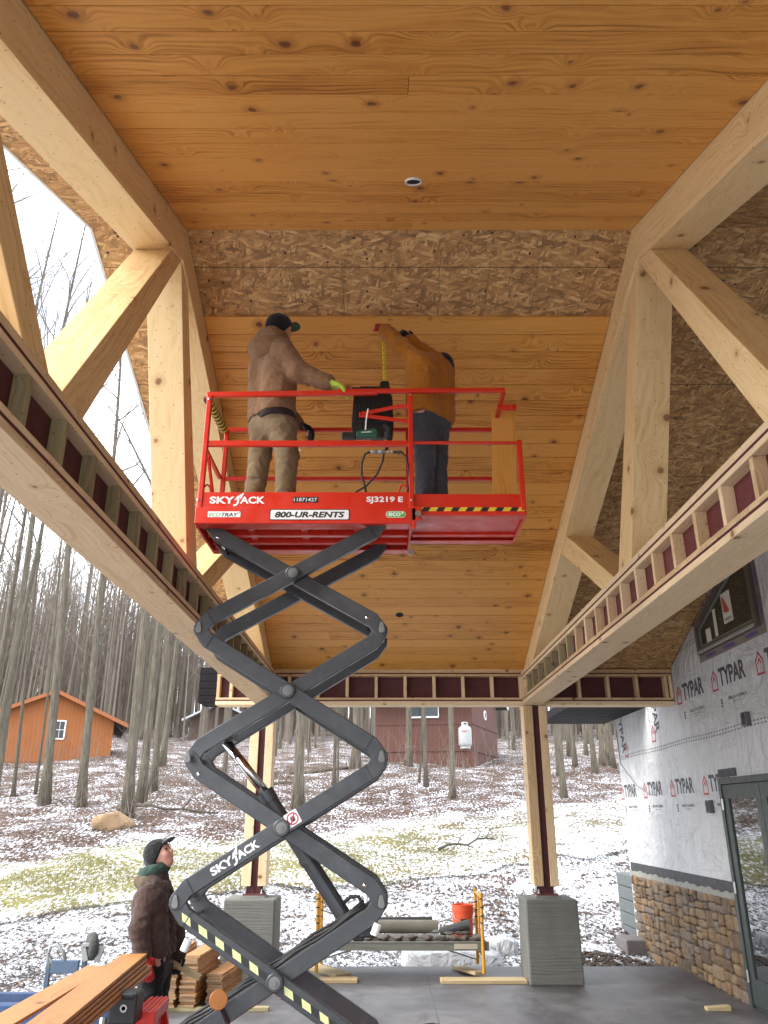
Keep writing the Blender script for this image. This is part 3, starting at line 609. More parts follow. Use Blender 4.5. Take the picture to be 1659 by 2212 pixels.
# stone veneer: irregular coursed stones
m = MB()
def stones(y0, y1, z0, z1):
    wd, ht = y1-y0, z1-z0
    lim_w, lim_h = random.uniform(.24, .46), random.uniform(.11, .25)
    if wd > lim_w and (wd/ht > 1.5 or ht <= lim_h): c = y0+wd*random.uniform(.35, .65); stones(y0, c, z0, z1); stones(c, y1, z0, z1)
    elif ht > lim_h: c = z0+ht*random.uniform(.33, .67); stones(y0, y1, z0, c); stones(y0, y1, c, z1)
    elif wd > lim_w*1.6: c = y0+wd*random.uniform(.4, .6); stones(y0, c, z0, z1); stones(c, y1, z0, z1)
    else:
        g_ = .004; y0 += g_; y1 -= g_; z0 += g_; z1 -= g_; yc, zc_ = (y0+y1)/2, (z0+z1)/2; a, b = (y1-y0)/2, (z1-z0)/2; n = 18
        ring = []; jr = [random.uniform(-.06, .06) for _ in range(n)]; dp = random.uniform(.045, .075); tx, tz = random.uniform(-.15, .15), random.uniform(-.15, .15)
        for i in range(n):
            t = 2*pi*i/n; c_, s_ = cos(t), sin(t); k = (abs(c_)**7+abs(s_)**7)**(-1/7)*(1+jr[i]*.55); ring.append((c_*k, s_*k))
        vs = []
        for r_, dd in ((1.0, 0.), (1.0, .5), (.88, .86), (.5, 1.0)):
            for u, v in ring: vs.append((WX-dp*(dd*(1+tx*u*.8+tz*v*.8))-.002, yc+u*a*r_, zc_+v*b*r_))
        fs = [(q*n+i, q*n+(i+1) % n, (q+1)*n+(i+1) % n, (q+1)*n+i) for q in range(3) for i in range(n)]+[tuple(3*n+i for i in range(n))]
        m.add(vs, fs)
stones(9.87, 13.92, -.16, 1.03)
m.build('stone_veneer', VENEER, bld, smooth=False)
m = MB(); m.prism([(9.85, -.16), (13.9, -.16), (13.9, 1.0), (9.85, 1.0)], 'X', WX-.02, WX-.001); m.build('mortar_bed', plain('dark_mortar', (.10, .085, .07), .95, 0, .2, 9, .5, 30), bld)
m = MB()
pl = []; N_ = 60
for i in range(N_+1): y = 9.85+(14.0-9.85)*i/N_; pl.append((y, 1.09+.012*sin(i*1.7)+.01*sin(i*.63)))
m.prism([(9.85, .985)]+[(14.0, .985)]+pl[::-1], 'X', WX-.035, WX-.0015); m.build('mortar_cap', MORTAR, bld)
m = MB(); m.box((WX-.006, 11.93, 1.145), (.011, 4.16, .13)); m.build('flashing', FLASH, bld)
# door
m = MB(); m.box((WX-.04, 9.785, 1.17), (.09, .07, 2.34)); m.box((WX-.04, 8.78, 2.305), (.09, 1.94, .07)); m.box((WX-.04, 7.78, 1.17), (.09, .07, 2.34)); m.box((WX-.02, 8.78, .012), (.06, 1.94, .024))
door = m.build('door', DOORP, bld, bevel=.004)
m = MB()
for ya, yb in ((9.745, 8.785), (8.775, 7.82)):
    z0, z1 = .035, 2.262; mid = (ya+yb)/2; wdt = ya-yb; x = WX-.045; th = .05
    m.box((x, ya-.06, (z0+z1)/2), (th, .12, z1-z0)); m.box((x, yb+.06, (z0+z1)/2), (th, .12, z1-z0)); m.box((x, mid, z1-.075), (th, wdt-.242, .15)); m.box((x, mid, z0+.13), (th, wdt-.242, .26))
leaf = m.build('door_leaf', DOORP, bld, bevel=.004)
m = MB()
for ya, yb in ((9.622, 8.908), (8.652, 7.943)): m.box((WX-.045, (ya+yb)/2, 1.205), (.012, ya-yb-.002, 1.813))
m.build('glazing', GLASS, leaf)
m = MB()
for z in (.3, 1.17, 2.05): m.lathe([(.014, -.06), (.014, .06)], (WX-.088, 9.75, z), n=8)
m.build('hinge', STEEL, leaf)
m = MB(); m.box((WX-.006, 9.70, 2.40), (.01, .5, .09)); m.build('head_flashing', FLASH, bld)
# trapezoid window
yl, yr, zb = 9.93, 8.24, 3.83; zl, zr = 4.20, 4.86
def frame_poly(i): 
    sl = (zr-zl)/(yl-yr); return [(yl-i, zb+i), (yr+i, zb+i), (yr+i, zr-i*1.2-sl*i), (yl-i, zl-i*.75)]
def ringmesh(mb, o_, i_, x0, x1):
    vs = [(x, y, z) for x in (x0, x1) for y, z in o_]+[(x, y, z) for x in (x0, x1) for y, z in i_]; fs = []
    for k in range(4):
        n = (k+1) % 4; fs += [(k, n, 8+n, 8+k), (4+k, 4+n, 12+n, 12+k), (k, n, 4+n, 4+k), (8+k, 8+n, 12+n, 12+k)]
    mb.add(vs, fs)
m = MB(); ringmesh(m, frame_poly(-.09), frame_poly(.0), WX-.004, WX-.0012); m.build('window_tape', TAPE, wall)
m = MB(); ringmesh(m, frame_poly(.0), frame_poly(.075), WX-.06, WX-.001); win = m.build('window', BRONZE, bld, bevel=.004)
m = MB(); ringmesh(m, frame_poly(.077), frame_poly(.10), WX-.035, WX-.001); m.build('sash', plain('grey_sash', (.18, .18, .17), .5), win)
m = MB(); m.box((WX-.065, (yl+yr)/2, zb+.02), (.02, yl-yr-.1, .035)); m.build('sill', GALV, win, bevel=.005)
m = MB(); q = frame_poly(.10); m.prism(q, 'X', WX-.014, WX-.008); m.build('pane', WGLASS, win)
m = MB()
for y, z, a, b, k in ((9.6, 4.02, .15, .16, 1), (9.36, 4.12, .085, .33, 1), (8.98, 4.22, .26, .36, 0)):
    m.add([(WX-.016, y-a/2, z-b/2), (WX-.016, y+a/2, z-b/2), (WX-.016, y+a/2, z+b/2), (WX-.016, y-a/2, z+b/2)], [(0, 1, 2, 3)])
    if k: m.build('sticker', STICK, win, fix=False); m = MB()
m.add([(WX-.0175, 8.91, 4.16), (WX-.0175, 9.05, 4.16), (WX-.0175, 9.05, 4.36)], [(0, 1, 2)], m=1)
m.add([(WX-.0175, 9.055, 4.18), (WX-.0175, 9.085, 4.18), (WX-.0175, 9.085, 4.36), (WX-.0175, 9.055, 4.36)], [(0, 1, 2, 3)], m=1)
text_mb(m, 'ANDERSEN', .042, face_x(WX-.0178, 8.98, 4.085), bold=.01, sx=.9, m=2); m.build('sticker', [STICK, ANDRED, BLKTXT], win, fix=False)
m = MB()
for y in (9.65, 9.1, 8.5): text_mb(m, 'POWERBOND', .055, face_x(WX-.006, y, zb-.045), bold=.03, sx=.9)
for z in (4.0, 4.4): text_mb(m, 'POWERBOND', .055, face_x(WX-.006, yr-.045, z, radians(-90)), bold=.03, sx=.9)
text_mb(m, 'POWERBOND', .055, face_x(WX-.006, 9.35, 4.50, math.atan2(zr-zl, yl-yr)), bold=.03, sx=.9)
m.build('tape_lettering', PURPLE, wall, fix=False)
# soffit box beyond and the grey block foundation of the wing
m = MB()
for i in range(6): m.box((3.45, 12.55+i*.4, 3.55), (1.19, .39, .14))
m.build('soffit', BROWNSIDE, bld, bevel=.008)
m = MB()
for i in range(6): m.box((4.22, 14.6, -.1+i*.2), (.30, .9, .19))
m.build('block_foundation', BLOCKSIDE, bld, bevel=.012)
m = MB(); m.box((3.86, 13.75, .0), (.34, .6, .3)); o = m.build('concrete_step', STEPC, loc=(3.86, 13.75, -.2), bevel=.02); tag(o, 'low grey concrete step at the far foot of the stone wall', 'step')
# ================================================================== SCISSOR LIFT
def text_fit(mb, s, M4, wdt, hgt_, bold=.02, shear=0, m=0, sy_bottom=None):
    t = MB(); text_mb(t, s, 1.0, Matrix.Identity(4), bold=bold, shear=shear)
    xs_ = [v[0] for v in t.v]; ys_ = [v[1] for v in t.v]; x0, x1, y0, y1 = min(xs_), max(xs_), min(ys_), max(ys_)
    mb.add([M4 @ Vector(((v[0]-(x0+x1)/2)/(x1-x0)*wdt, (v[1]-(y0+y1)/2)/(y1-y0)*hgt_, 0)) for v in t.v], t.f, m=m)
def quad_on(mb, M4, poly, m=0): mb.add([M4 @ Vector((a, b, 0)) for a, b in poly], [tuple(range(len(poly)))], m=m)
def rrect(w_, h_, r, n=4):
    out = []
    for cx, cy, a0 in ((w_/2-r, h_/2-r, 0), (-w_/2+r, h_/2-r, 90), (-w_/2+r, -h_/2+r, 180), (w_/2-r, -h_/2+r, 270)):
        for i in range(n+1): a = radians(a0+90*i/n); out.append((cx+r*cos(a), cy+r*sin(a)))
    return out
def skyjack(mb, M4, wdt, h_):
    text_fit(mb, 'SKY', M4 @ Matrix.Translation((-wdt*.275, 0, 0)), wdt*.45, h_, .035, .0); text_fit(mb, 'ACK', M4 @ Matrix.Translation((wdt*.275, 0, 0)), wdt*.45, h_, .035, .0)
    for dx, t in ((-.06, 1.25), (-.02, 1.6), (.02, 1.95)):     # the three slanted strokes of the J
        x = wdt*dx; k = h_; quad_on(mb, M4, [(x+.02*wdt*(t-1), k*.5*(t-1.35)*.5), (x+.02*wdt*(t-1)+.026*wdt, k*.5*(t-1.35)*.5), (x+.10*wdt, k*.5*t), (x+.062*wdt, k*.5*t)])
    quad_on(mb, M4, [(-wdt*.065, -h_*.85), (-wdt*.01, -h_*.80), (wdt*.03, -h_*.45), (wdt*.04, h_*.1), (wdt*.0, h_*.1), (-wdt*.01, -h_*.45), (-wdt*.03, -h_*.58), (-wdt*.065, -h_*.6)])
PX0, PX1, PX2 = -1.36, .20, 1.025; YN, YF = 5.25, 5.95
lift = thing('scissor_lift', 'red and charcoal scissor lift raised high under the plank ceiling', 'scissor lift', (-.65, 5.5, 0))
def lp(name, mat, f, parent=lift, bevel=.004, smooth=False, fix=True):
    mb = MB(); f(mb); return mb.build(name, mat, parent, bevel=bevel, smooth=smooth, fix=fix)
# --- platform
def f(mb):
    for y, s_ in ((YN, 1), (YF, -1)):
        mb.box(((PX0+PX1)/2, y+s_*.012, 4.073), (PX1-PX0, .014, .126)); mb.box(((PX0+PX1)/2, y+s_*.008, 3.952), (PX1-PX0, .026, .124))
        mb.box(((PX0+PX1)/2, y+s_*.05, 3.893), (PX1-PX0, .1, .012))
    for x in (PX0+.008, PX1-.008): mb.box((x, (YN+YF)/2, 4.0), (.016, YF-YN-.06, .24))
frame = lp('platform_frame', RED, f)
def f(mb):
    mb.box(((PX0+PX1)/2, (YN+YF)/2, 3.985), (PX1-PX0-.04, YF-YN-.06, .012))
    for y in (5.42, 5.60, 5.78): mb.box(((PX0+PX1)/2, y, 3.945), (PX1-PX0-.04, .05, .064))
    for x in (-1.0, -.6, -.2): mb.box((x, (YN+YF)/2, 3.955), (.05, YF-YN-.08, .044))
lp('platform_deck', RED, f)
def f(mb):
    y0, y1 = YN+.028, YF-.028
    for y in (y0, y1): mb.box(((PX1+PX2)/2+.004, y, 4.045), (PX2-PX1, .014, .165))
    mb.box(((PX1+PX2)/2, (y0+y1)/2, 3.992), (PX2-PX1-.01, y1-y0-.016, .012)); mb.box((PX2+.002, (y0+y1)/2, 4.045), (.016, y1-y0-.016, .165))
    mb.box(((PX1+PX2)/2, y0+.045, 3.966), (PX2-PX1, .075, .01)); mb.box(((PX1+PX2)/2, y1-.045, 3.966), (PX2-PX1, .075, .01)); mb.box((.62, 5.75, 3.978), (.8, .045, .016))
ext = lp('extension_deck', RED, f)
FY = YN-.0065
def f(mb):
    n = 15; w_ = .80/n; z0, z1 = 3.992, 4.022
    for i in range(n): x = PX1+.015+i*w_; mb.add([(x, YN+.0195, z0), (x+w_, YN+.0195, z0), (x+w_+.02, YN+.0195, z1), (x+.02, YN+.0195, z1)], [(0, 1, 2, 3)], m=i % 2)
lp('hazard_stripe', [HAZYEL, BLKTXT], f, ext, 0)
DEC = [WHITETXT, BLKTXT, GREENTXT]
def f(mb):
    skyjack(mb, face_y(-1.065, YN+.0035, 4.072), .40, .056)
lp('maker_lettering', DEC, f, frame, 0, False, False)
def f(mb):
    text_fit(mb, 'SJ3219 E', face_y(.005, YN+.0035, 4.072), .265, .056, .03)
lp('model_lettering', DEC, f, frame, 0, False, False)
def f(mb):
    quad_on(mb, face_y(-.57, YN+.0035, 4.075), rrect(.185, .044, .004), 1); text_fit(mb, '11871427', face_y(-.57, YN+.0025, 4.075), .168, .028, .005)
lp('number_plate', DEC, f, frame, 0, False, False)
def f(mb):
    quad_on(mb, face_y(-.535, FY, 3.955), rrect(.575, .084, .012), 1); quad_on(mb, face_y(-.535, FY-.001, 3.955), rrect(.562, .072, .01), 0); text_fit(mb, '800-UR-RENTS', face_y(-.535, FY-.002, 3.955), .50, .046, .035, .2, 1)
lp('phone_plate', DEC, f, frame, 0, False, False)
def f(mb):
    quad_on(mb, face_y(-1.15, FY, 3.958), rrect(.235, .044, .003), 0); text_fit(mb, 'ECO', face_y(-1.218, FY-.001, 3.955), .085, .028, .015, .2, 2); text_fit(mb, 'TRAY', face_y(-1.11, FY-.001, 3.955), .12, .028, .02, .2, 1)
    quad_on(mb, face_y(-1.045, FY-.0012, 3.972), [(-.014, -.01), (-.006, -.008), (.03, .016), (.018, .012)], 1)
lp('tray_plate', DEC, f, frame, 0, False, False)
def f(mb):
    quad_on(mb, face_y(.085, FY, 3.957), rrect(.142, .05, .024, 6), 0); quad_on(mb, face_y(.085, FY-.001, 3.957), rrect(.134, .043, .02, 6), 2); text_fit(mb, 'eco', face_y(.075, FY-.002, 3.957), .09, .03, .03, .0, 0)
    quad_on(mb, face_y(.13, FY-.0022, 3.967), [(-.012, -.006), (.004, -.006), (.018, .012), (.0, .008)], 0)
lp('eco_badge', DEC, f, frame, 0, False, False)
# --- guard rails
ZT, ZM, TB = 4.965, 4.533, .036
def rail(name, segs, mat=RED):
    def f(mb):
        for a, b, w_, h_ in segs: mb.beam(a, b, w_, h_, up=(0, 0, 1) if abs(Vector(b)[2]-Vector(a)[2]) < .3 else (0, 1, 0))
    return lp(name, mat, f, bevel=.005)
yn, yf = YN+.022, YF-.022
rail('guard_rail', [((PX0+.0, yn, ZT-.015), (-.05, yn, ZT+.005), .032, .04), ((-.36, yn-.003, ZT+.012), (.93, yn-.003, ZT+.024), .03, .036)])
rail('guard_rail', [((PX0+.02, yn, ZM), (PX1, yn, ZM), .032, .045), ((PX1+.02, yn, ZM+.008), (PX2-.03, yn, ZM+.008), .022, .022)])
rail('guard_rail', [((PX0+.02, yf, ZT+.02), (.93, yf, ZT+.02), .03, .036)]); rail('guard_rail', [((PX0+.02, yf, ZM), (PX2-.05, yf, ZM), .03, .032)])
rail('guard_rail', [((PX0+.005, yn+.02, ZT-.015), (PX0+.005, yf-.02, ZT+.01), .036, .036)]); rail('guard_rail', [((PX0+.005, yn+.02, ZM), (PX0+.005, yf-.02, ZM), .03, .03)])
rail('guard_rail', [((.925, yn+.02, ZT+.02), (.925, yf-.02, ZT+.02), .03, .036)])
for x, y, z0, z1 in ((PX0+.025, yn-.002, 4.0, ZT-.03), (PX1, yn-.004, 4.0, ZT-.01), (PX0+.03, yf, 4.0, ZT), (PX1, yf, 4.0, ZT), (PX2-.012, yn+.006, 4.0, ZM+.03), (PX2-.012, yf, 4.0, ZM+.03)):
    rail('rail_post', [((x, y, z0), (x, y, z1), .036, .045)])
rail('brace', [((PX0+.03, yn+.08, ZM-.06), (PX0+.03, yf-.12, 4.1), .022, .03)])
rail('pivot_tab', [((-.62, yn-.006, ZM-.075), (-.62, yn-.006, ZM+.02), .03, .05)]); rail('pivot_tab', [((.03, yn-.006, ZM-.085), (.03, yn-.006, ZM+.02), .03, .06)])
rail('latch_bracket', [((.90, 5.48, 4.955), (1.05, 5.48, 4.955), .03, .045), ((1.035, 5.48, 4.93), (1.035, 5.48, 5.0), .035, .035)])
rail('control_bracket', [((-.19, 5.30, 4.79), (.19, 5.30, 4.735), .022, .03), ((-.19, 5.30, 4.795), (.09, 5.30, 4.86), .022, .03), ((.12, 5.285, ZT-.08), (.12, 5.285, ZT), .05, .1), ((.0, 5.30, 4.77), (.0, 5.30, 4.85), .03, .04), ((.09, 5.30, 4.86), (.19, 5.29, 4.86), .03, .03)])
rail('corner_bracket', [((PX0-.01, YN+.03, ZT-.075), (PX0-.01, YN+.03, ZT+.0), .05, .055)])
def f(mb):
    for y in (yn, yf):
        for a in (0, 1): 
            x = (PX0+.06, PX1-.06)[a]; mb.tube([(x+.03*cos(t), y+.012, 4.14+.065*sin(t)) for t in [pi*i/8 for i in range(9)]], .008, 6)
lp('tie_down_loop', RED, f, bevel=0, smooth=True)
for x, z in ((PX0+.012, 4.07), (PX1+.0, 4.07), (PX1+.0, 4.94), (PX0+.025, 4.9), (-.62, 4.47), (.03, 4.46)):
    lp('bolt', STEEL, lambda mb: mb.lathe([(.009, 0), (.009, .006), (.004, .008)], (x, YN-.001, z), (0, -1, 0), 8), bevel=0)
for x, z in ((.245, 3.955), (.205, 3.83)):
    lp('roller', STEEL, lambda mb: mb.lathe([(.022, 0), (.024, .012), (.022, .03)], (x, YN-.004 if z > 3.9 else YF-.2, z), (0, -1, 0), 14), bevel=0, smooth=False)
lp('guide_plate', RED, lambda mb: (mb.box((.235, YN+.0, 3.965), (.07, .012, .11)), mb.box((.215, YN+.004, 3.93), (.03, .02, .16))), bevel=.004)
# striped sleeve on the left end rail
def f(mb):
    n = 18; a = Vector((PX0-.004, yn+.05, ZT-.025)); b = Vector((PX0+.012, yf-.06, ZT-.005))
    for i in range(n):
        p = a.lerp(b, i/n); q = a.lerp(b, (i+1)/n); mb.tube([p+Vector((0, 0, 0)), q], .034, 10, cap=(i in (0, n-1)), m=(i//1) % 2)
lp('striped_sleeve', [BLKTXT, plain('sleeve_yellow', (.55, .50, .06), .8)], f, bevel=0)
# wiring on the rail
def f(mb): mb.tube([(-.10, YN+.0, 4.455), (-.045, YN, 4.455)], .014, 10); mb.tube([(-.045, YN, 4.455), (.01, YN, 4.455)], .017, 10); mb.tube([(.05, YN, 4.455), (.075, YN, 4.455)], .015, 10)
lp('cable_plug', GREYP, f, bevel=0, smooth=True)
def f(mb):
    mb.tube([(-.10, YN, 4.455), (-.14, YN, 4.44), (-.165, YN+.01, 4.37), (-.165, YN+.02, 4.28), (-.14, YN+.03, 4.19), (-.12, YN+.04, 4.08)], .008, 6)
    mb.tube([(0., YN, 4.45), (-.01, YN, 4.38), (-.05, YN+.01, 4.28), (-.13, YN+.02, 4.19), (-.23, YN+.03, 4.13), (-.32, YN+.05, 4.09)], .008, 6)
    mb.tube([(.075, YN, 4.455), (.13, YN, 4.455), (.165, YN, 4.42), (.18, YN+.0, 4.33), (.185, YN+.01, 4.22), (.165, YN+.02, 4.1)], .008, 6)
lp('rail_cable', RUBBER, f, bevel=0, smooth=True)
# --- control box hung on the near rail
def f(mb):
    prof = [(-.16, 0), (.15, 0), (.16, .05), (.15, .30), (.13, .36), (.06, .40), (-.10, .40), (-.15, .35), (-.165, .06)]
    mb.prism([(a-.085, b+4.68) for a, b in prof], 'Y', 5.36, 5.50)
    for i in range(11): mb.box((-.215+i*.026, 5.355, 4.85), (.008, .012, .15))
    mb.box((-.09, 5.352, 4.765), (.30, .012, .02)); mb.box((-.05, 5.40, 4.66), (.1, .08, .06))
    mb.box((-.10, 5.33, 5.03), (.3, .05, .02))
lp('control_box', BLACK, f, bevel=.008)
def f(mb):
    mb.tube([(.01, 5.36, 4.74), (.035, 5.35, 4.70), (.045, 5.35, 4.62), (.03, 5.35, 4.56), (.015, 5.36, 4.52)], [.028, .026, .02, .014, .012], 10)
    for i in range(5): mb.lathe([(.024-.002*i, -.004), (.024-.002*i, .004)], (.042, 5.35, 4.67-.022*i), n=10)
lp('control_cable', RUBBER, f, bevel=0, smooth=True)
# --- scissor arms
JZ = [3.92, 3.137, 2.288, 1.444, .599]; JXL, JXR = -1.265, -.02
def arm_outline(pl, pr):
    pl = Vector(pl); pr = Vector(pr); c = (pl+pr)/2; d = pr-pl; L = d.length/2; d.normalize(); sg = 1 if d.y > 0 else -1
    al = math.atan2(.0388, .751)*-sg; ax = Vector((d.x*cos(al)-d.y*sin(al), d.x*sin(al)+d.y*cos(al))); n = Vector((-ax.y, ax.x))*sg; k = L/.752
    half = [(-.665, .052), (-.765, .010), (-.80, -.03), (-.795, -.06), (-.77, -.083), (-.735, -.086), (-.66, -.052)]
    pts = half+[(-a, -b) for a, b in half]
    out = [c+ax*(a*k)+n*b for a, b in pts]
    return [(p.x, p.y) for p in out], c, ax, n
ARMS = []
for lv in range(4):
    zt, zb = JZ[lv], JZ[lv+1]; up = ((JXL, zb), (JXR, zt)); dn = ((JXL, zt), (JXR, zb))
    outer, inner = (up, dn) if lv % 2 == 0 else (dn, up)
    for (pl, pr), y0, y1, side in ((outer, 5.288, 5.343, 'o'), (inner, 5.353, 5.408, 'i'), (inner, 5.725, 5.78, 'fi'), (outer, 5.79, 5.845, 'fo')):
        poly, c, ax, n = arm_outline(pl, pr); e_ = .0022*(lv % 2); y0 += e_; y1 -= e_*1.5; mb = MB(); mb.prism(poly, 'Y', y0, y1); a = mb.build('scissor_arm', CHAR, lift, bevel=.006); ARMS.append((lv, side, a, c, ax, n, y0))
        if side == 'o':
            for s_ in (-1, 1):     # seam of the welded end and pear shaped pin keeper
                p = c+ax*(s_*.64); q = MB(); q.beam((p.x+n.x*.05, y0-.001, p.y+n.y*.05), (p.x-n.x*.05, y0-.001, p.y-n.y*.05), .004, .006, up=(0, 1, 0)); q.build('weld_seam', BLACK, a)
    mb = MB(); c = Vector(((JXL+JXR)/2, 0, (zt+zb)/2)); mb.lathe([(.052, 0), (.052, .016), (.046, .02), (.03, .02)], (c.x, 5.289, c.z), (0, -1, 0), 24); mb.build('pivot_hub', CHAR, lift, bevel=.002)
    mb = MB(); mb.lathe([(.034, .018), (.034, .026), (.014, .027), (.014, .033), (.001, .033)], (c.x, 5.289, c.z), (0, -1, 0), 20); mb.build('pivot_pin', PINGREY, lift)
for lv in (1, 2, 3):
    for x in (JXL-.005, JXR+.005):
        z = JZ[lv]; mb = MB(); s_ = 1 if x < -.5 else -1; yy = 5.287 if (x < -.5) == (lv % 2 == 1) else 5.352
        poly = [(x+.021*cos(t), z-.012+.021*sin(t)) for t in [pi+pi*i/8 for i in range(9)]]+[(x+.012*cos(t), z+.032+.012*sin(t)) for t in [pi*i/6 for i in range(7)]]
        mb.prism(poly, 'Y', 5.276, 5.287); mb.build('pin_keeper', PINGREY, lift, bevel=.003)
        mb = MB(); mb.tube([(x, 5.29, z), (x, 5.84, z)], .018, 10); mb.build('joint_shaft', STEEL, lift)
for lv in range(4):
    for x, z in ((JXL+.06, JZ[lv]-.10), (JXR-.10, JZ[lv+1]+.09)):
        mb = MB(); mb.tube([(x, 5.35, z), (x, 5.78, z)], .014, 8); mb.build('cross_rod', CHROME, lift, smooth=True)
def on_arm(lv, side='o'):
    for L_, s_, a, c, ax, n, y0 in ARMS:
        if L_ == lv and s_ == side: return a, c, ax, n, y0
a, c, ax, n, y0 = on_arm(2); ang = math.atan2(ax.y, ax.x)
M4 = face_y(c.x, y0-.002, c.y, ang)
mb = MB(); skyjack(mb, M4 @ Matrix.Translation((-.33, 0, 0)), .33, .05); mb.build('lettering', WHITETXT, a, fix=False)
mb = MB(); P_ = M4 @ Matrix.Translation((.085, 0.012, 0)); quad_on(mb, P_, rrect(.088, .088, .006), 0)
ringo = [(.038*cos(2*pi*i/24), .038*sin(2*pi*i/24)) for i in range(24)]; ringi = [(q[0]*.78, q[1]*.78) for q in ringo]
P2 = P_ @ Matrix.Translation((0, 0, .001)); mb.add([P2 @ Vector((q[0], q[1], 0)) for q in ringo+ringi], [(i, (i+1) % 24, 24+(i+1) % 24, 24+i) for i in range(24)], m=1)
P3 = P_ @ Matrix.Translation((0, 0, .0012)); quad_on(mb, P3, [(-.012, -.018), (.012, -.018), (.015, .003), (-.015, .003)], 2)
for i in range(4): quad_on(mb, P3, [(-.015+i*.008, .003), (-.009+i*.008, .003), (-.009+i*.008, .018-.003*abs(i-1.5)), (-.015+i*.008, .018-.003*abs(i-1.5))], 2)
quad_on(mb, P_ @ Matrix.Translation((0, 0, .0016)) @ Matrix.Rotation(radians(45), 4, 'Z'), [(-.032, -.004), (.032, -.004), (.032, .004), (-.032, .004)], 1)
mb.build('warning_sticker', [WHITETXT, plain('sign_red', (.5, .02, .06), .5), BLKTXT], a, fix=False)
a, c, ax, n, y0 = on_arm(3); ang = math.atan2(ax.y, ax.x); M4 = face_y(c.x, y0-.002, c.y, ang); mb = MB(); k = 0; x = -.66
while x < .66:
    w_ = .062
    if -.05 < x+w_/2 < .06:
        if mb.v: mb.build('hazard_stripe', [HAZPALE, BLKTXT], a, fix=False); mb = MB()
    else: quad_on(mb, M4, [(x, -.022), (x+w_, -.022), (x+w_-.03, .014), (x-.03, .014)], k % 2)
    x += w_; k += 1
mb.build('hazard_stripe', [HAZPALE, BLKTXT], a, fix=False)
# hydraulic cylinder, hoses
r0, r1, r2 = pt(488, 1603, Y=5.5), pt(577, 1718, Y=5.5), pt(748, 1988, Y=5.5)
lp('cylinder_rod', CHROME, lambda mb: mb.tube([r0, r1], .033, 18), bevel=0, smooth=True)
lp('cylinder_barrel', CHAR, lambda mb: (mb.tube([r1-(r2-r1)*.03, r2], .05, 20), mb.tube([r1-(r2-r1)*.03, r1+(r2-r1)*.05], .056, 20), mb.tube([r1.lerp(r2, .5), r1.lerp(r2, .55)], .058, 20)), bevel=0, smooth=False)
lp('cylinder_bracket', CHAR, lambda mb: mb.box(r0+Vector((-.02, 0, .03)), (.16, .18, .06)), bevel=.008); lp('cylinder_bracket', CHAR, lambda mb: mb.box(r2+Vector((.02, 0, -.05)), (.2, .2, .07)), bevel=.008)
def hose(pts, r): lp('hydraulic_hose', RUBBER, lambda mb: mb.tube(pts, r, 8), bevel=0, smooth=True)
hose([pt(742, 1950, Y=5.48), pt(758, 1937, Y=5.48), pt(775, 1937, Y=5.46), pt(783, 1955, Y=5.45), pt(782, 1975, Y=5.44)], .012)
a, c, ax, n, y0 = on_arm(3, 'i')
for i in range(3):
    ps = []
    for k in range(13):
        u = .66-k*.12; p = c+ax*u+n*(.064+.012*i+.008*sin(k*1.9+i)); ps.append((p.x, 5.37+.022*i, p.y))
    hose(ps, .009)
lp('valve_block', BLACK, lambda mb: (mb.box(pt(800, 2010, Y=5.45), (.1, .1, .07)), mb.box(pt(775, 2022, Y=5.45), (.07, .08, .05))), bevel=.01)
for px_, py_ in ((812, 2008), (402, 2042)): 
    q = pt(px_, py_, Y=5.33); lp('bumper_roller', WHITE, lambda mb: mb.tube([q-Vector((.012, 0, .03)), q+Vector((.012, 0, .03))], .024, 14), bevel=0)
# amber reflector lamp on its stalk
q = pt(472, 2160, Y=5.27); dv = (Vector((0, 0, H))-q).normalized()
lamp = lp('beacon', AMBER, lambda mb: mb.lathe([(.050, -.012), (.053, -.004), (.053, .004), (.050, .007), (.001, .0085)], q, dv, 28), bevel=0)
lp('beacon_stalk', BLACK, lambda mb: (mb.lathe([(.05, -.03), (.05, -.0125)], q, dv, 24), mb.tube([q-dv*.03, q-dv*.03+Vector((.05, .05, -.12)), (q.x+.1, 5.36, .6)], .014, 8)), lamp, 0)
# base with wheels (below the picture)
def f(mb): mb.box((-.64, 5.5, .36), (1.72, .62, .42)); mb.box((-.64, 5.5, .585), (1.5, .5, .03)); mb.box((-.64, 5.5, .13), (1.2, .5, .06))
lp('base_frame', RED, f, bevel=.02)
for x in (-1.22, -.06):
    for y in (5.15, 5.85):
        wh = lp('wheel', RUBBER, lambda mb: mb.lathe([(.06, -.05), (.155, -.05), (.165, -.03), (.165, .03), (.155, .05), (.06, .05)], (x, y, .165), (0, 1, 0), 28), bevel=0); lp('rim', WHITE, lambda mb: mb.lathe([(.001, -.056), (.08, -.052), (.08, .052), (.001, .056)], (x, y, .165), (0, 1, 0), 20), wh, 0)

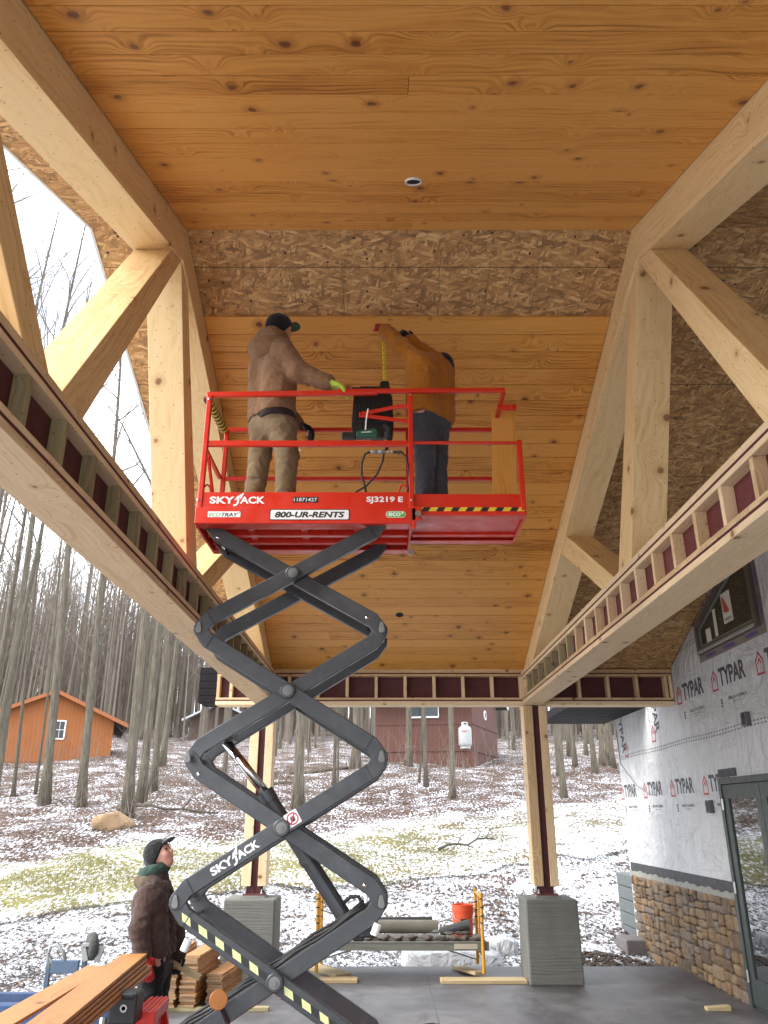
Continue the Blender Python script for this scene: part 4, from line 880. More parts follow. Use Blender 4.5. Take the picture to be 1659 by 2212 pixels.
# ================================================================== PEOPLE (one continuous surface each, polygonised from blended round cones)
def S_rc(a, b, ra, rb):
    a = np.array(a, np.float32); b = np.array(b, np.float32); d = b-a; dd = float(d@d)+1e-9
    def f(P):
        t = np.clip((P-a)@d/dd, 0, 1); q = P-a-t[:, None]*d; return np.sqrt((q*q).sum(1))-(ra+(rb-ra)*t)
    return f
def S_el(c, r, ax=None):
    c = np.array(c, np.float32); r = np.array(r, np.float32); A = np.array(ax, np.float32) if ax is not None else np.eye(3, dtype=np.float32)
    def f(P):
        q = (P-c)@A.T; k0 = np.sqrt(((q/r)**2).sum(1)); k1 = np.sqrt(((q/(r*r))**2).sum(1))+1e-9; return k0*(k0-1)/k1
    return f
def smin(a, b, k): h = np.clip(.5+.5*(b-a)/k, 0, 1); return b+(a-b)*h-k*h*(1-h)
def U(fs, k=.03):
    def f(P):
        v = fs[0](P)
        for q in fs[1:]: v = smin(v, q(P), k)
        return v
    return f
def cut(f, p, n):   # keep the side n points to
    p = np.array(p, np.float32); n = np.array(n, np.float32); n = n/np.linalg.norm(n)
    return lambda P: np.maximum(f(P), -(P-p)@n)
def wob(f, amp, fr, seed=0, stretch=(1, 1, 1)):
    r = np.random.default_rng(seed); D = r.normal(0, 1, (6, 3)).astype(np.float32)*fr*np.array(stretch, np.float32); ph = r.uniform(0, 6.28, 6)
    def g(P):
        v = f(P); w_ = sum(np.sin(P@D[i]+ph[i]+1.3*np.sin(P@D[(i+2) % 6]*.6)) for i in range(6))/6; return v-amp*(1-np.abs(w_)*2.2)
    return g
def polygonise(f, lo, hi, h):
    lo = np.array(lo, float); n = np.ceil((np.array(hi, float)-lo)/h).astype(int)+1
    ax = [lo[i]+h*np.arange(n[i]) for i in range(3)]; P = np.stack(np.meshgrid(*ax, indexing='ij'), -1).reshape(-1, 3).astype(np.float32)
    V = f(P).reshape(n); ins = V < 0; c = np.zeros(n-1, int)
    sl = lambda i: slice(i, i-1 if i else -1) if i == 0 else slice(1, None)
    for i in (0, 1):
        for j in (0, 1):
            for k in (0, 1): c += ins[sl(i), sl(j), sl(k)]
    cells = np.argwhere((c > 0) & (c < 8)); idm = -np.ones(n-1, int); idm[tuple(cells.T)] = np.arange(len(cells)); acc = np.zeros((len(cells), 3)); cnt = np.zeros(len(cells))
    cor = [(i, j, k) for i in (0, 1) for j in (0, 1) for k in (0, 1)]
    for a in cor:
        for b in cor:
            if sum(abs(a[i]-b[i]) for i in range(3)) == 1 and a < b:
                va = V[tuple((cells+a).T)]; vb = V[tuple((cells+b).T)]; x = (va < 0) != (vb < 0); t = np.where(x, va/(va-vb+1e-12), 0)
                acc += np.where(x[:, None], np.array(a)+t[:, None]*(np.array(b)-np.array(a)), 0); cnt += x
    vs = lo+h*(cells+acc/cnt[:, None]); F = []
    for d in range(3):
        e1, e2 = [(1, 2), (2, 0), (0, 1)][d]; s0 = [slice(None)]*3; s1 = [slice(None)]*3; s0[d] = slice(0, -1); s1[d] = slice(1, None)
        A = ins[tuple(s0)]; B = ins[tuple(s1)]; ed = np.argwhere(A != B); ed = ed[(ed[:, e1] > 0) & (ed[:, e2] > 0) & (ed[:, e1] < n[e1]-1) & (ed[:, e2] < n[e2]-1)]
        q = []
        for o1, o2 in ((-1, -1), (0, -1), (0, 0), (-1, 0)): cc = ed.copy(); cc[:, e1] += o1; cc[:, e2] += o2; q.append(idm[tuple(cc.T)])
        q = np.stack(q, 1); fl = A[tuple(ed.T)]; q = np.where(fl[:, None], q, q[:, ::-1]); F.append(q)
    return vs, np.concatenate(F)
def skin(name, f, pts, marg, h, mat, parent):
    pts = np.array([tuple(p) for p in pts]); vs, F = polygonise(f, pts.min(0)-marg, pts.max(0)+marg, h)
    mb = MB(); mb.v = [tuple(v) for v in vs]; mb.f = [tuple(int(i) for i in q) for q in F]; mb.g = mb.v; mb.t = [0.5]*len(mb.v); mb.m = [0]*len(mb.f)
    return mb.build(name, mat, parent, smooth=True, fix=False)
def nv(v): v = Vector(v); return v/v.length
def hand(w_, d, nrm, side, curl=.5, s=1.0, r=.0095):
    """palm, four fingers and a thumb; d points to the finger tips, nrm out of the palm, side towards the thumb"""
    w_ = Vector(w_); d = nv(d); nrm = nv(Vector(nrm)-d*d.dot(nrm)); lat = nv(side-d*d.dot(Vector(side))) if not isinstance(side, (int, float)) else d.cross(nrm)*side
    fs = [S_rc(w_, w_+d*.035*s, .030*s, .028*s)]
    for o in (-.028, -.009, .010, .028): fs.append(S_rc(w_+d*.02*s+lat*o*.7*s, w_+d*.085*s+lat*o*s, .019*s, .0145*s))
    fg = []
    for o, L_ in ((-.030, .058), (-.010, .072), (.010, .078), (.030, .070)):
        p = w_+d*.085*s+lat*o*s; a = curl*.7; d1 = d*cos(a)+nrm*sin(a); q = p+d1*L_*.5*s; a2 = curl*1.7; d2 = d*cos(a2)+nrm*sin(a2); q2 = q+d2*L_*.34*s; a3 = curl*2.5; d3 = d*cos(a3)+nrm*sin(a3); q3 = q2+d3*L_*.26*s
        fg += [S_rc(p, q, r*1.12*s, r*s), S_rc(q, q2, r*s, r*.95*s), S_rc(q2, q3, r*.95*s, r*.8*s)]
    t0 = w_+d*.022*s+lat*.026*s; t1 = t0+(d*.6+lat*.7+nrm*.35)*.045*s; t2 = t1+(d*.85+lat*.15+nrm*.5)*.034*s
    fg += [S_rc(t0, t1, .0145*s, .0115*s), S_rc(t1, t2, .0115*s, .0095*s)]
    pal = U(fs, .012)
    def f(P):
        v = pal(P)
        for q in fg: v = smin(v, q(P), .005)
        return v
    return f
def person(label, loc, J, jk, tr, bt, gl, hood=None, hat=None, lining=None, hem=None, jr=1.0, hp=(.8, .5), face=False, trr=1.0, seed=0, jb=.045):
    t = thing('person', label, 'person', loc); g = lambda k: Vector(J[k])
    hf = nv(J['hf']); hu = nv(Vector(J['hu'])-hf*hf.dot(Vector(J['hu']))); hr = hf.cross(hu); hd = g('head'); A = (tuple(hr), tuple(hf), tuple(hu))
    lr = nv(g('shR')-g('shL')); allp = [v for k, v in J.items() if k[:2] in ('pe', 'ch', 'ne', 'he', 'sh', 'el', 'wr', 'hd', 'hi', 'kn', 'an', 'to') and k != 'hem']
    up = nv(g('neck')-g('pel')); fwd = up.cross(lr)
    def T(r_, z0=None):   # torso: two columns
        p, n_, ch = g('pel'), g('neck'), g('chest'); w_ = lr*.085
        return [S_rc(p+w_, ch+w_*1.25, .130*r_, .120*r_), S_rc(p-w_, ch-w_*1.25, .130*r_, .120*r_), S_rc(ch+w_*.8, n_+w_*.45-up*.05, .105*r_, .07*r_), S_rc(ch-w_*.8, n_-w_*.45-up*.05, .105*r_, .07*r_), S_rc(g('shR'), g('shL'), .065*r_, .065*r_), S_rc(g('shR'), n_, .062*r_, .062*r_), S_rc(g('shL'), n_, .062*r_, .062*r_)]
    def arm(s_, a, b, c): return [S_rc(g('sh'+s_), g('el'+s_), a, b), S_rc(g('el'+s_), g('wr'+s_), b, c)]
    def leg(s_, a, b, c): return [S_rc(g('hip'+s_), g('kn'+s_), a, b), S_rc(g('kn'+s_), g('an'+s_), b*.98, c)]
    # head
    H_ = [S_el(hd+hu*.02, (.076, .096, .10), A), S_el(hd-hu*.045+hf*.022, (.058, .07, .075), A), S_rc(hd-hu*.088+hf*.058, hd-hu*.085+hf*.066, .028, .024)]
    if face:
        H_ += [S_rc(hd+hf*.088+hu*.018, hd+hf*.112-hu*.022, .010, .015), S_rc(hd+hf*.086+hu*.034+hr*.032, hd+hf*.086+hu*.034-hr*.032, .011, .011), S_el(hd+hf*.092-hu*.055, (.024, .012, .009), A), S_rc(hd+hf*.07-hu*.015+hr*.04, hd+hf*.075-hu*.03+hr*.035, .02, .02), S_rc(hd+hf*.07-hu*.015-hr*.04, hd+hf*.075-hu*.03-hr*.035, .02, .02)]
    ears = [S_el(hd+hr*s_*.077-hu*.01-hf*.012, (.012, .02, .032), A) for s_ in (-1, 1)]
    body = U([U(H_, .022), S_rc(hd-hu*.06-hf*.02, g('neck')-up*.03, .052, .062)]+T(.86)+arm('R', .05, .04, .03)+arm('L', .05, .04, .03)+leg('R', .078, .052, .04)+leg('L', .078, .052, .04)+ears+[hand(g('wrR'), g('hdR')-g('wrR'), J['nR'], J['sR'], J.get('curlR', .5), .96, .0080), hand(g('wrL'), g('hdL')-g('wrL'), J['nL'], J['sL'], J.get('curlL', .5), .96, .0080)], .02)
    skin('body', body, allp, .2, .011, SKIN, t)
    if face:
        hb = skin('face', U(H_+ears, .012), [hd], .17, .0048, SKIN, t)
        for s_ in (-1, 1):
            mb = MB(); mb.sphere(hd+hf*.089+hu*.012+hr*.033*s_, .0105, 8); mb.build('eye', EYEW, t, smooth=True)
            mb = MB(); mb.tube([hd+hf*.095+hu*.038+hr*.012*s_, hd+hf*.094+hu*.041+hr*.03*s_, hd+hf*.08+hu*.034+hr*.052*s_], .005, 6); mb.build('eyebrow', HAIR, t, smooth=True)
        mb = MB(); mb.tube([hd+hf*.088-hu*.050+hr*.026, hd+hf*.1015-hu*.0545, hd+hf*.088-hu*.050-hr*.026], .0032, 6); mb.build('mouth', plain('lips', (.22, .07, .06), .5), t, smooth=True)
    # jacket
    hemz = J['hem']; tor = cut(U(T(jr), .05), hemz, up)
    sleeves = U(arm('R', .074*jr, .068*jr, .054*jr), .03); sl2 = U(arm('L', .074*jr, .068*jr, .054*jr), .03)
    parts = [tor, sleeves, sl2]
    if hood == 'down': parts.append(S_el(g('neck')-fwd*.085-up*.03, (.135, .085, .10), (tuple(lr), tuple(fwd), tuple(up)))); parts.append(S_rc(g('neck')+lr*.06+up*.02, g('neck')-lr*.06+up*.02, .08, .08))
    jf = wob(wob(U(parts, jb), .0085, 20, seed, (1, 1, 1.6)), .004, 48, seed+3)
    skin('jacket', jf, allp, .2, .0095, jk, t)
    if lining is not None:
        l2 = cut(lambda P: U(T(jr*.985), .05)(P), Vector(hemz)-up*.05, up); skin('jacket_lining', cut(l2, Vector(hemz)+up*.03, -up), [g('pel'), g('chest')], .3, .011, lining, t)
    # trousers
    p = g('pel'); trs = [S_rc(g('hipR'), g('hipL'), .105*trr, .105*trr), S_rc(p+lr*.07, p-lr*.07, .112*trr, .112*trr)]
    tf = U([U(trs+leg('R', .098*trr, .076*trr, .066*trr), .03), U(leg('L', .098*trr, .076*trr, .066*trr), .03)], .02)
    skin('trousers', wob(wob(tf, .007, 24, seed+7, (1, 1, 1.8)), .0035, 50, seed+9), [g(k) for k in ('pel', 'hipR', 'hipL', 'knR', 'knL', 'anR', 'anL')], .2, .0095, tr, t)
    for s_ in 'RL':
        a, to = g('an'+s_), g('to'+s_); low = Vector((0, 0, 1)); ba = Vector((a.x, a.y, to.z))
        bf = U([S_rc(a+low*.08, Vector((a.x, a.y, to.z+.03)), .056, .05), S_rc(Vector((a.x, a.y, to.z+.02)), to+low*.01, .048, .042), S_rc(ba.lerp(to, .5)+low*.03, to, .042, .04)], .03)
        skin('boot', cut(bf, to-low*.028, low), [a, to], .12, .008, bt, t)
        skin('glove', hand(g('wr'+s_), g('hd'+s_)-g('wr'+s_), J['n'+s_], J['s'+s_], J.get('curl'+s_, .5), J.get('gs', 1.18), .0118), [g('wr'+s_), g('hd'+s_)], .12, .0048, gl[0 if s_ == 'R' else 1], t)
    if hat:
        cap = U([S_el(hd+hu*.028-hf*.008, (.092, .112, .108), A), S_el(hd-hu*.02-hf*.028, (.094, .092, .11), A)], .03)
        cf = cut(cap, hd+hu*.035+hf*.075, Vector(hu)*hat['k']-hf*hat['b']); hb = skin('cap', wob(cf, .003, 60, seed), [hd], .2, .006, hat['mat'], t)
        br = cut(S_el(hd+hu*.058+hf*.110, (.070, .066, .022), A), hd+hu*.055+hf*.095, hf); br = (lambda b0: (lambda P: np.maximum(b0(P), -S_el(hd+hu*.03+hf*.125, (.085, .095, .026), A)(P))))(br)
        skin('cap_brim', br, [hd+hf*.12+hu*.05], .13, .005, hat['brim'], t)
    return t

zd = 3.992                      # deck level
J = dict(pel=pt(588, 900, Y=5.52), chest=pt(587, 800, Y=5.5), neck=pt(592, 738, Y=5.5), head=pt(605, 711, Y=5.48), hf=(.86, .5, .02), hu=(0, 0, 1),
         shR=pt(612, 757, Y=5.38), elR=pt(644, 803, Y=5.33), wrR=pt(706, 826, Y=5.31), hdR=pt(742, 838, Y=5.29), nR=(.1, .3, -1), sR=Vector((.2, 1, 0)), curlR=.38, gs=1.3,
         shL=pt(560, 757, Y=5.62), elL=pt(585, 850, Y=5.83), wrL=pt(640, 915, Y=5.88), hdL=pt(664, 927, Y=5.91), nL=(0, .3, -1), sL=Vector((.3, -1, 0)), curlL=.6,
         hipR=pt(608, 925, Y=5.47), knR=pt(621, 985, Y=5.45), anR=Vector((pt(616, 1062, Y=5.5).x, 5.5, zd+.12)), toR=Vector((pt(616, 1062, Y=5.5).x+.10, 5.66, zd+.03)),
         hipL=pt(569, 925, Y=5.58), knL=pt(562, 985, Y=5.60), anL=Vector((pt(546, 1062, Y=5.6).x, 5.6, zd+.12)), toL=Vector((pt(546, 1062, Y=5.6).x+.08, 5.76, zd+.03)), hem=pt(588, 902, Y=5.52))
P1 = person('person in tan hooded jacket and khaki trousers standing with his back turned on the lift', (J['pel'].x, 5.52, zd), J, TAN, KHAKI, BOOT, (LIME, BLKCLOTH), 'down', dict(k=1, b=1.35, mat=NAVY, brim=BRIMGREEN), PLUM, jr=1.10, seed=1, trr=1.08)
nk = J['neck']; hc = pt(575, 747, Y=5.41)
skin('hood', wob(U([S_el(hc, (.135, .085, .105), ((.92, -.2, .3), (.2, .97, .1), (-.3, 0, .95))), S_rc(pt(600, 733, Y=5.42), pt(560, 752, Y=5.46), .06, .075)], .05), .006, 26, 4), [hc], .3, .009, TAN, P1)
J = dict(pel=pt(931, 895, Y=5.57), chest=pt(929, 815, Y=5.56), neck=pt(938, 781, Y=5.58), head=pt(954, 797, Y=5.74), hf=(-.3, .95, .05), hu=(0, .1, 1),
         shR=pt(908, 786, Y=5.44), elR=pt(868, 752, Y=5.52), wrR=pt(833, 715, Y=5.64), hdR=pt(822, 700, Y=5.70), nR=(-.2, .9, .3), sR=Vector((-1, 0, .3)), curlR=.5,
         shL=pt(957, 806, Y=5.64), elL=pt(922, 770, Y=5.78), wrL=pt(888, 738, Y=5.73), hdL=pt(874, 727, Y=5.73), nL=(0, .9, .4), sL=Vector((1, 0, .5)), curlL=.9,
         hipR=pt(916, 915, Y=5.52), knR=pt(918, 990, Y=5.48), anR=Vector((pt(915, 1062, Y=5.56).x, 5.6, zd+.12)), toR=Vector((pt(915, 1062, Y=5.56).x-.03, 5.76, zd+.03)),
         hipL=pt(945, 915, Y=5.62), knL=pt(944, 990, Y=5.62), anL=Vector((pt(948, 1062, Y=5.66).x, 5.68, zd+.12)), toL=Vector((pt(948, 1062, Y=5.66).x-.02, 5.83, zd+.03)), hem=pt(931, 908, Y=5.57))
person('person in mustard sweatshirt and dark jeans reaching up to the ceiling from the lift', (J['pel'].x, 5.57, zd), J, MUSTARD, DENIM, BOOT, (REDGL, BLKCLOTH), None, dict(k=1, b=1.0, mat=BLKCLOTH, brim=BLKCLOTH), None, jr=1.05, seed=5)
J = dict(pel=pt(334, 2075, Y=6.92), chest=pt(332, 1950, Y=6.9), neck=pt(337, 1890, Y=6.9), head=pt(344, 1849, Y=6.9), hf=(.80, -.20, .52), hu=(-.5, .05, .85),
         shR=pt(324, 1934, Y=6.75), elR=pt(301, 2008, Y=6.66), wrR=pt(309, 2064, Y=6.64), hdR=pt(318, 2100, Y=6.62), nR=(-.3, .9, 0), sR=Vector((1, -.3, 0)), curlR=.45,
         shL=pt(350, 1932, Y=7.05), elL=pt(377, 2000, Y=7.15), wrL=pt(386, 2058, Y=7.1), hdL=pt(383, 2088, Y=7.08), nL=(-.4, -.9, 0), sL=Vector((1, -.4, 0)), curlL=.85,
         hipR=pt(326, 2095, Y=6.84), knR=pt(322, 2205, Y=6.86), anR=Vector((-1.83, 6.87, .12)), toR=Vector((-1.68, 6.85, .03)),
         hipL=pt(342, 2095, Y=7.0), knL=pt(334, 2205, Y=7.02), anL=Vector((-1.79, 7.04, .12)), toL=Vector((-1.64, 7.04, .03)), hem=pt(336, 2062, Y=6.9))
P3 = person('person in dark brown jacket and black trousers standing on the slab and gazing up', (-1.8, 6.95, 0), J, BROWNJ, BLKCLOTH, BOOT, (REDGL, BLKCLOTH), None, dict(k=1, b=.85, mat=BLKCLOTH, brim=BRIMGREY), None, jr=1.06, face=True, seed=9, jb=.018)
nk = J['neck']
def ring(c, rx, ry, r, tilt, k=10): 
    ps = [Vector((c.x+rx*cos(2*pi*i/k), c.y+ry*sin(2*pi*i/k), c.z-tilt*cos(2*pi*i/k))) for i in range(k)]; return U([S_rc(ps[i], ps[(i+1) % k], r, r) for i in range(k)], .02)
sc_ = nk+Vector((-.02, 0, .03)); skin('scarf', wob(ring(sc_, .075, .07, .047, -.03), .004, 45, 2), [sc_], .25, .008, GREENCL, P3)
hd_ = nk+Vector((-.02, 0, -.06)); skin('hood', wob(ring(hd_, .10, .11, .047, .02), .003, 30, 3), [hd_], .3, .009, HOODTAN, P3)
lh = J['hdL']
# ------------------------------------------------------------------ things the people use
tp = thing('tape_measure', 'yellow tape measure blade pulled down from a red gloved hand', 'tape measure', tuple(pt(832, 828, Y=5.60)))
a, b = pt(828, 735, Y=5.66), pt(831, 826, Y=5.60)
mb = MB()
for s_ in (0,): mb.beam(a, b, .026, .0012, up=(0, 1, 0))
bl_ = mb.build('blade', TAPEYEL, tp)
mb = MB()
for i in range(26):
    p = a.lerp(b, (i+.5)/26); mb.box(p+Vector((.004 if i % 3 else .0, -.0015, 0)), (.010 if i % 3 else .018, .0006, .006))
mb.build('markings', BLKTXT, bl_)
mb = MB(); q = b+Vector((0, 0, -.025)); mb.prism([(q.x-.04, q.z-.035), (q.x+.035, q.z-.035), (q.x+.04, q.z), (q.x+.03, q.z+.03), (q.x-.025, q.z+.03), (q.x-.04, q.z+.01)], 'Y', q.y-.02, q.y+.02); mb.build('case', BLACK, tp, bevel=.006)
q = pt(775, 939, Y=5.31)
dr = thing('power_tool', 'dark green cordless power tool hanging below the black control box', 'power tool', tuple(q))
mb = MB(); mb.prism([(q.x-.02, q.z-.035), (q.x+.14, q.z-.03), (q.x+.15, q.z+.0), (q.x+.13, q.z+.045), (q.x+.02, q.z+.025), (q.x-.02, q.z+.015)], 'Y', q.y-.03, q.y+.03); dbd = mb.build('housing', plain('green_plastic', (.012, .09, .055), .4), dr, bevel=.01)
mb = MB(); text_fit(mb, 'metabo', face_y(q.x+.06, q.y-.032, q.z+.008, .08), .075, .014, .02); mb.build('lettering', WHITETXT, dbd, fix=False)
mb = MB(); mb.box((q.x-.075, q.y, q.z-.013), (.11, .055, .05)); mb.build('battery', BLACK, dr, bevel=.008); mb = MB(); mb.box((q.x+.16, q.y, q.z-.02), (.03, .05, .04)); mb.build('nose', BLACK, dr, bevel=.008)
mb = MB(); mb.tube([(q.x+.05, q.y, q.z+.03), (q.x+.055, q.y-.02, q.z+.11), (q.x+.07, q.y-.04, q.z+.2)], .006, 6); mb.build('hanging_cord', WHITE, dr)
mb = MB(); a = pt(1087, 1072, Y=5.62); b = pt(1086, 889, Y=5.72); mb.beam((a.x, 5.62, zd+.008), (b.x, 5.70, b.z), .19, .03, up=(0, 1, 0)); 
o = mb.build('plank', PINE, loc=(a.x, 5.62, zd), bevel=.003); tag(o, 'amber stained plank standing upright on the lift extension', 'plank')
mb = MB(); mb.beam(lh+Vector((-.03, -.02, .03)), lh+Vector((.20, -.05, -.07)), .045, .04); o = mb.build('wood_block', LUMBERDAYDK, loc=tuple(lh), bevel=.003); tag(o, 'short pale stick of wood held in a black gloved hand', 'wood offcut')
# ================================================================== WOODS
def bez_dir(d, j, r): return nv(Vector(d)+Vector((r.uniform(-j, j), r.uniform(-j, j), r.uniform(-j, j))))
def tree_mesh(seed, h, r0, detail, lean=(0, 0), first=.38, limbs=20, sweep=.25):
    """returns trunk MB and branches MB around the origin (base buried a little)"""
    r = random.Random(seed); tr, br = MB(), MB(); n = 16; pts = []; rad = []; x = y = 0.; dx, dy = lean
    wx, wy = r.uniform(0, 6), r.uniform(0, 6)
    for i in range(n+1):
        f = i/n; z = -.25+f*(h+.25); px_ = dx*z+sweep*sin(wx+f*4.2)*f; py_ = dy*z+sweep*sin(wy+f*3.6)*f
        pts.append(Vector((px_-sweep*0, py_, z))); k = (1-f)**.8*.95+.05; fl = 1+.55*math.exp(-max(z, 0)/.22)
        rad.append(r0*k*fl)
    tr.tube(pts, rad, 12 if detail > 1 else 8, tone=r.random())
    # root flare buttresses
    if detail > 1:
        for k in range(5):
            a = k*1.256+r.uniform(-.3, .3); d = Vector((cos(a), sin(a), 0)); tr.tube([d*r0*.7+Vector((0, 0, .45)), d*r0*1.25+Vector((0, 0, .10)), d*r0*2.1+Vector((0, 0, -.12))], [r0*.30, r0*.34, r0*.2], 6)
    def trunk_at(f):
        q = f*n; i = min(int(q), n-1); return pts[i].lerp(pts[i+1], q-i), rad[i]*(1-q+i)+rad[i+1]*(q-i)
    def limb(p, d, L, ra, lev):
        seg = 5 if lev < 2 else 3; ps = [p]; rs = [ra]; q = p.copy(); dd = Vector(d); dirs = []
        for i in range(seg):
            dd = nv(dd+Vector((r.gauss(0, .17), r.gauss(0, .17), r.gauss(.07, .14)))); q = q+dd*L/seg; ps.append(q.copy()); dirs.append(dd.copy()); rs.append(max(ra*(1-(i+1)/seg)**.8, .0025))
        br.tube(ps, rs, 5 if lev == 0 else (4 if lev == 1 else 3), cap=False)
        if lev < detail:
            m = {0: 6 if detail > 1 else 5, 1: 5, 2: 3}[lev]
            for k in range(m):
                f = r.uniform(.22, 1.0); i = min(int(f*seg), seg-1); b = ps[i].lerp(ps[i+1], f*seg-i)
                side = nv(dirs[i].cross(Vector((r.gauss(0, 1), r.gauss(0, 1), r.gauss(0, 1))))); nd = nv(dirs[i]*.75+side*r.uniform(.5, .95)+Vector((0, 0, .22)))
                limb(b, nd, L*r.uniform(.34, .58)*(1.15-f*.4), max(rs[i]*.5, .004), lev+1)
    for k in range(limbs):
        f = first+(1-first)*((k+r.random())/limbs)**.9; p, ra = trunk_at(min(f, .985)); a = r.uniform(0, 2*pi); el = r.uniform(.35, 1.0)+f*.25
        limb(p, (cos(a)*cos(el), sin(a)*cos(el), sin(el)), (h*.24*(1.25-f)+.6)*r.uniform(.7, 1.2), min(ra*.55, r0*.36), 0)
    return tr, br
def make_tree(label, loc, args, group=None, cat='tree', name='bare_tree'):
    t = thing(name, label, cat, loc, group); tr, br = tree_mesh(*args)
    for q, n_, m_ in ((tr, 'trunk', BARK), (br, 'branches', TWIG)):
        q.v = [(a+loc[0], b+loc[1], c+loc[2]) for a, b, c in q.v]; q.build(n_, m_, t, smooth=True, fix=False)
    return t
# the trees one can tell apart: (base px, base py, trunk width px, height, lean x per m, lean y, label)
big = [
 (95, 1738, 33, 22, -.065, .02, 'stout grey tree in front of the orange cabin left of its window'),
 (28, 1720, 13, 15, -.06, .02, 'slim tree at the left end of the orange cabin'),
 (76, 1716, 10, 14, -.045, .02, 'thin tree just left of the stout one before the orange cabin'),
 (174, 1742, 30, 21, -.05, .02, 'grey tree in front of the orange cabin right of its window'),
 (274, 1764, 34, 23, -.03, .01, 'tall furrowed tree standing right behind the tan boulder'),
 (305, 1733, 30, 21, -.005, .0, 'thick tree just behind and right of the one by the boulder'),
 (330, 1708, 24, 20, .005, .02, 'middle tree of the close row right of the orange cabin'),
 (350, 1655, 20, 20, .02, .02, 'last and slimmest tree of the close row right of the orange cabin'),
 (643, 1748, 34, 21, -.012, .01, 'mossy grey tree seen through the middle of the scissor arms'),
 (768, 1660, 28, 20, .008, .0, 'dark broad tree at the left corner of the maroon cabin'),
 (883, 1656, 21, 19, .012, .0, 'pale mossy tree before the window of the maroon cabin'),
 (921, 1700, 14, 17, -.004, .0, 'slim grey tree nearest the window of the maroon cabin on its right'),
 (973, 1654, 13, 16, -.03, .0, 'pale narrow tree left of the white propane tank'),
 (1312, 1652, 40, 21, -.015, .0, 'broad furrowed tree beside the wrapped building corner'),
 (1213, 1668, 17, 18, -.02, .0, 'first grey tree right of the right post'),
 (1243, 1655, 15, 18, -.01, .0, 'second grey tree right of the right post'),
 (722, 1700, 12, 15, .02, .0, 'thin tree leaning behind the right side of the scissor arms'),
 (905, 1690, 8, 9, .05, .0, 'thin forked sapling leaning against the slim grey tree'),
]
taken = []
for i, (px_, py_, wpx, h, lx, ly, lab) in enumerate(big):
    b = ground_pt(px_, py_); dist = b.y*CP+(b.z-H)*SP; r0 = wpx/1686.4*dist/2*.68; taken.append((b.x, b.y))
    near = b.y < 26 and px_ < 420
    make_tree(lab, tuple(b), (100+i, h, r0, 3 if near else 1, (lx, ly), .34 if near else .42, 22 if near else 14, .2 if wpx > 12 else .3), 'big trees at the edge of the clearing')
make_tree('tall bare tree close beside the porch whose branches cross the gap in the left truss', (-11.5, 11.5, -.14), (171, 19, .17, 3, (.06, .03), .3, 26, .3), 'big trees at the edge of the clearing')
make_tree('slender bare tree a little beyond the one close beside the porch', (-10.2, 15.0, float(hgt(-10.2, 15.0))), (172, 21, .15, 3, (.03, .0), .28, 26, .3), 'big trees at the edge of the clearing')
make_tree('bare forked tree at the left edge of the snowy clearing', (-14.5, 18.0, float(hgt(-14.5, 18.0))), (174, 22, .17, 3, (.05, .0), .28, 26, .3), 'big trees at the edge of the clearing')
taken.append((-11.5, 11.5))
protos = []
for i in range(9):
    h = random.uniform(15, 22); r0 = random.uniform(.065, .13); protos.append((h, r0, (200+i, h, r0, 1, (random.uniform(-.035, .035), random.uniform(-.03, .03)), random.uniform(.32, .5), 17, .3)))
for i in range(4):
    h = random.uniform(7, 11); r0 = random.uniform(.035, .06); protos.append((h, r0, (300+i, h, r0, 1, (random.uniform(-.05, .06), 0), .25, 16, .35)))
made = {}; rt = random.Random(21); cnt = 0; tries = 0
cabs = [(-17.5, 44.5, 4.4), (3.2, 43.5, 6.0), (-14.5, 70, 4.0)]
while cnt < 215 and tries < 6000:
    tries += 1; left = rt.random() < .62; y = 19+rt.random()**.8*72
    x = y*rt.uniform(-.56, -.13) if left else y*rt.uniform(-.16, .36)
    if y < float(band_hi(x))+1.5: continue
    if any(abs(x-a) < r_ and abs(y-b) < r_+1 for a, b, r_ in cabs): continue
    if any(abs(x*(b/y)-a) < r_*.8 and y < b and rt.random() < .8 for a, b, r_ in cabs): continue
    if any((x-a)**2+(y-b)**2 < (1.1 if y < 40 else .5) for a, b in taken): continue
    taken.append((x, y)); k = rt.randrange(len(protos)); loc = (x, y, float(hgt(x, y))); sap = k >= 9
    lab, grp = ('thin young bare tree in the thicket behind the clearing', 'saplings in the woods') if sap else ('bare grey tree standing in the woods behind the clearing', 'bare trees of the woods')
    if k not in made: made[k] = make_tree(lab, loc, protos[k][2], grp, 'sapling' if sap else 'tree', 'sapling' if sap else 'bare_tree')
    else:
        c = clone(made[k]); c.location = loc; c.rotation_euler = (0, 0, rt.uniform(0, 6.28)); s_ = rt.uniform(.8, 1.2); c.scale = (s_, s_, s_*rt.uniform(.9, 1.1)); c['_o'] = loc
    cnt += 1
# the far wood that reads as one grey brown mass
m = MB(); r = random.Random(5)
for i in range(2100):
    y = r.uniform(66, 150); x = y*r.uniform(-.62, .45); z = float(hgt(x, y)); h = r.uniform(13, 20); ra = r.uniform(.09, .2); lx = r.uniform(-.6, .6)
    m.tube([(x, y, z-.3), (x+lx*.4, y, z+h*.5), (x+lx, y, z+h)], [ra, ra*.7, .02], 4, cap=False)
    for k in range(13):
        f = r.uniform(.2, .98); a = r.uniform(0, 6.28); L = r.uniform(1.2, 3.6); p = Vector((x+lx*f, y, z+h*f)); q = p+Vector((cos(a)*L*.7, sin(a)*L*.3, L*.8)); m.tube([p, q], [.035, .012], 3, cap=False)
        for j in range(3): e = p.lerp(q, r.uniform(.3, .9)); m.tube([e, e+Vector((r.uniform(-1, 1), 0, r.uniform(.2, 1.2)))], [.016, .007], 3, cap=False)
tag(m.build('distant_woods', TWIG, fix=False), 'dense grey brown mass of bare woods far up the slope', 'woods', kind='stuff')
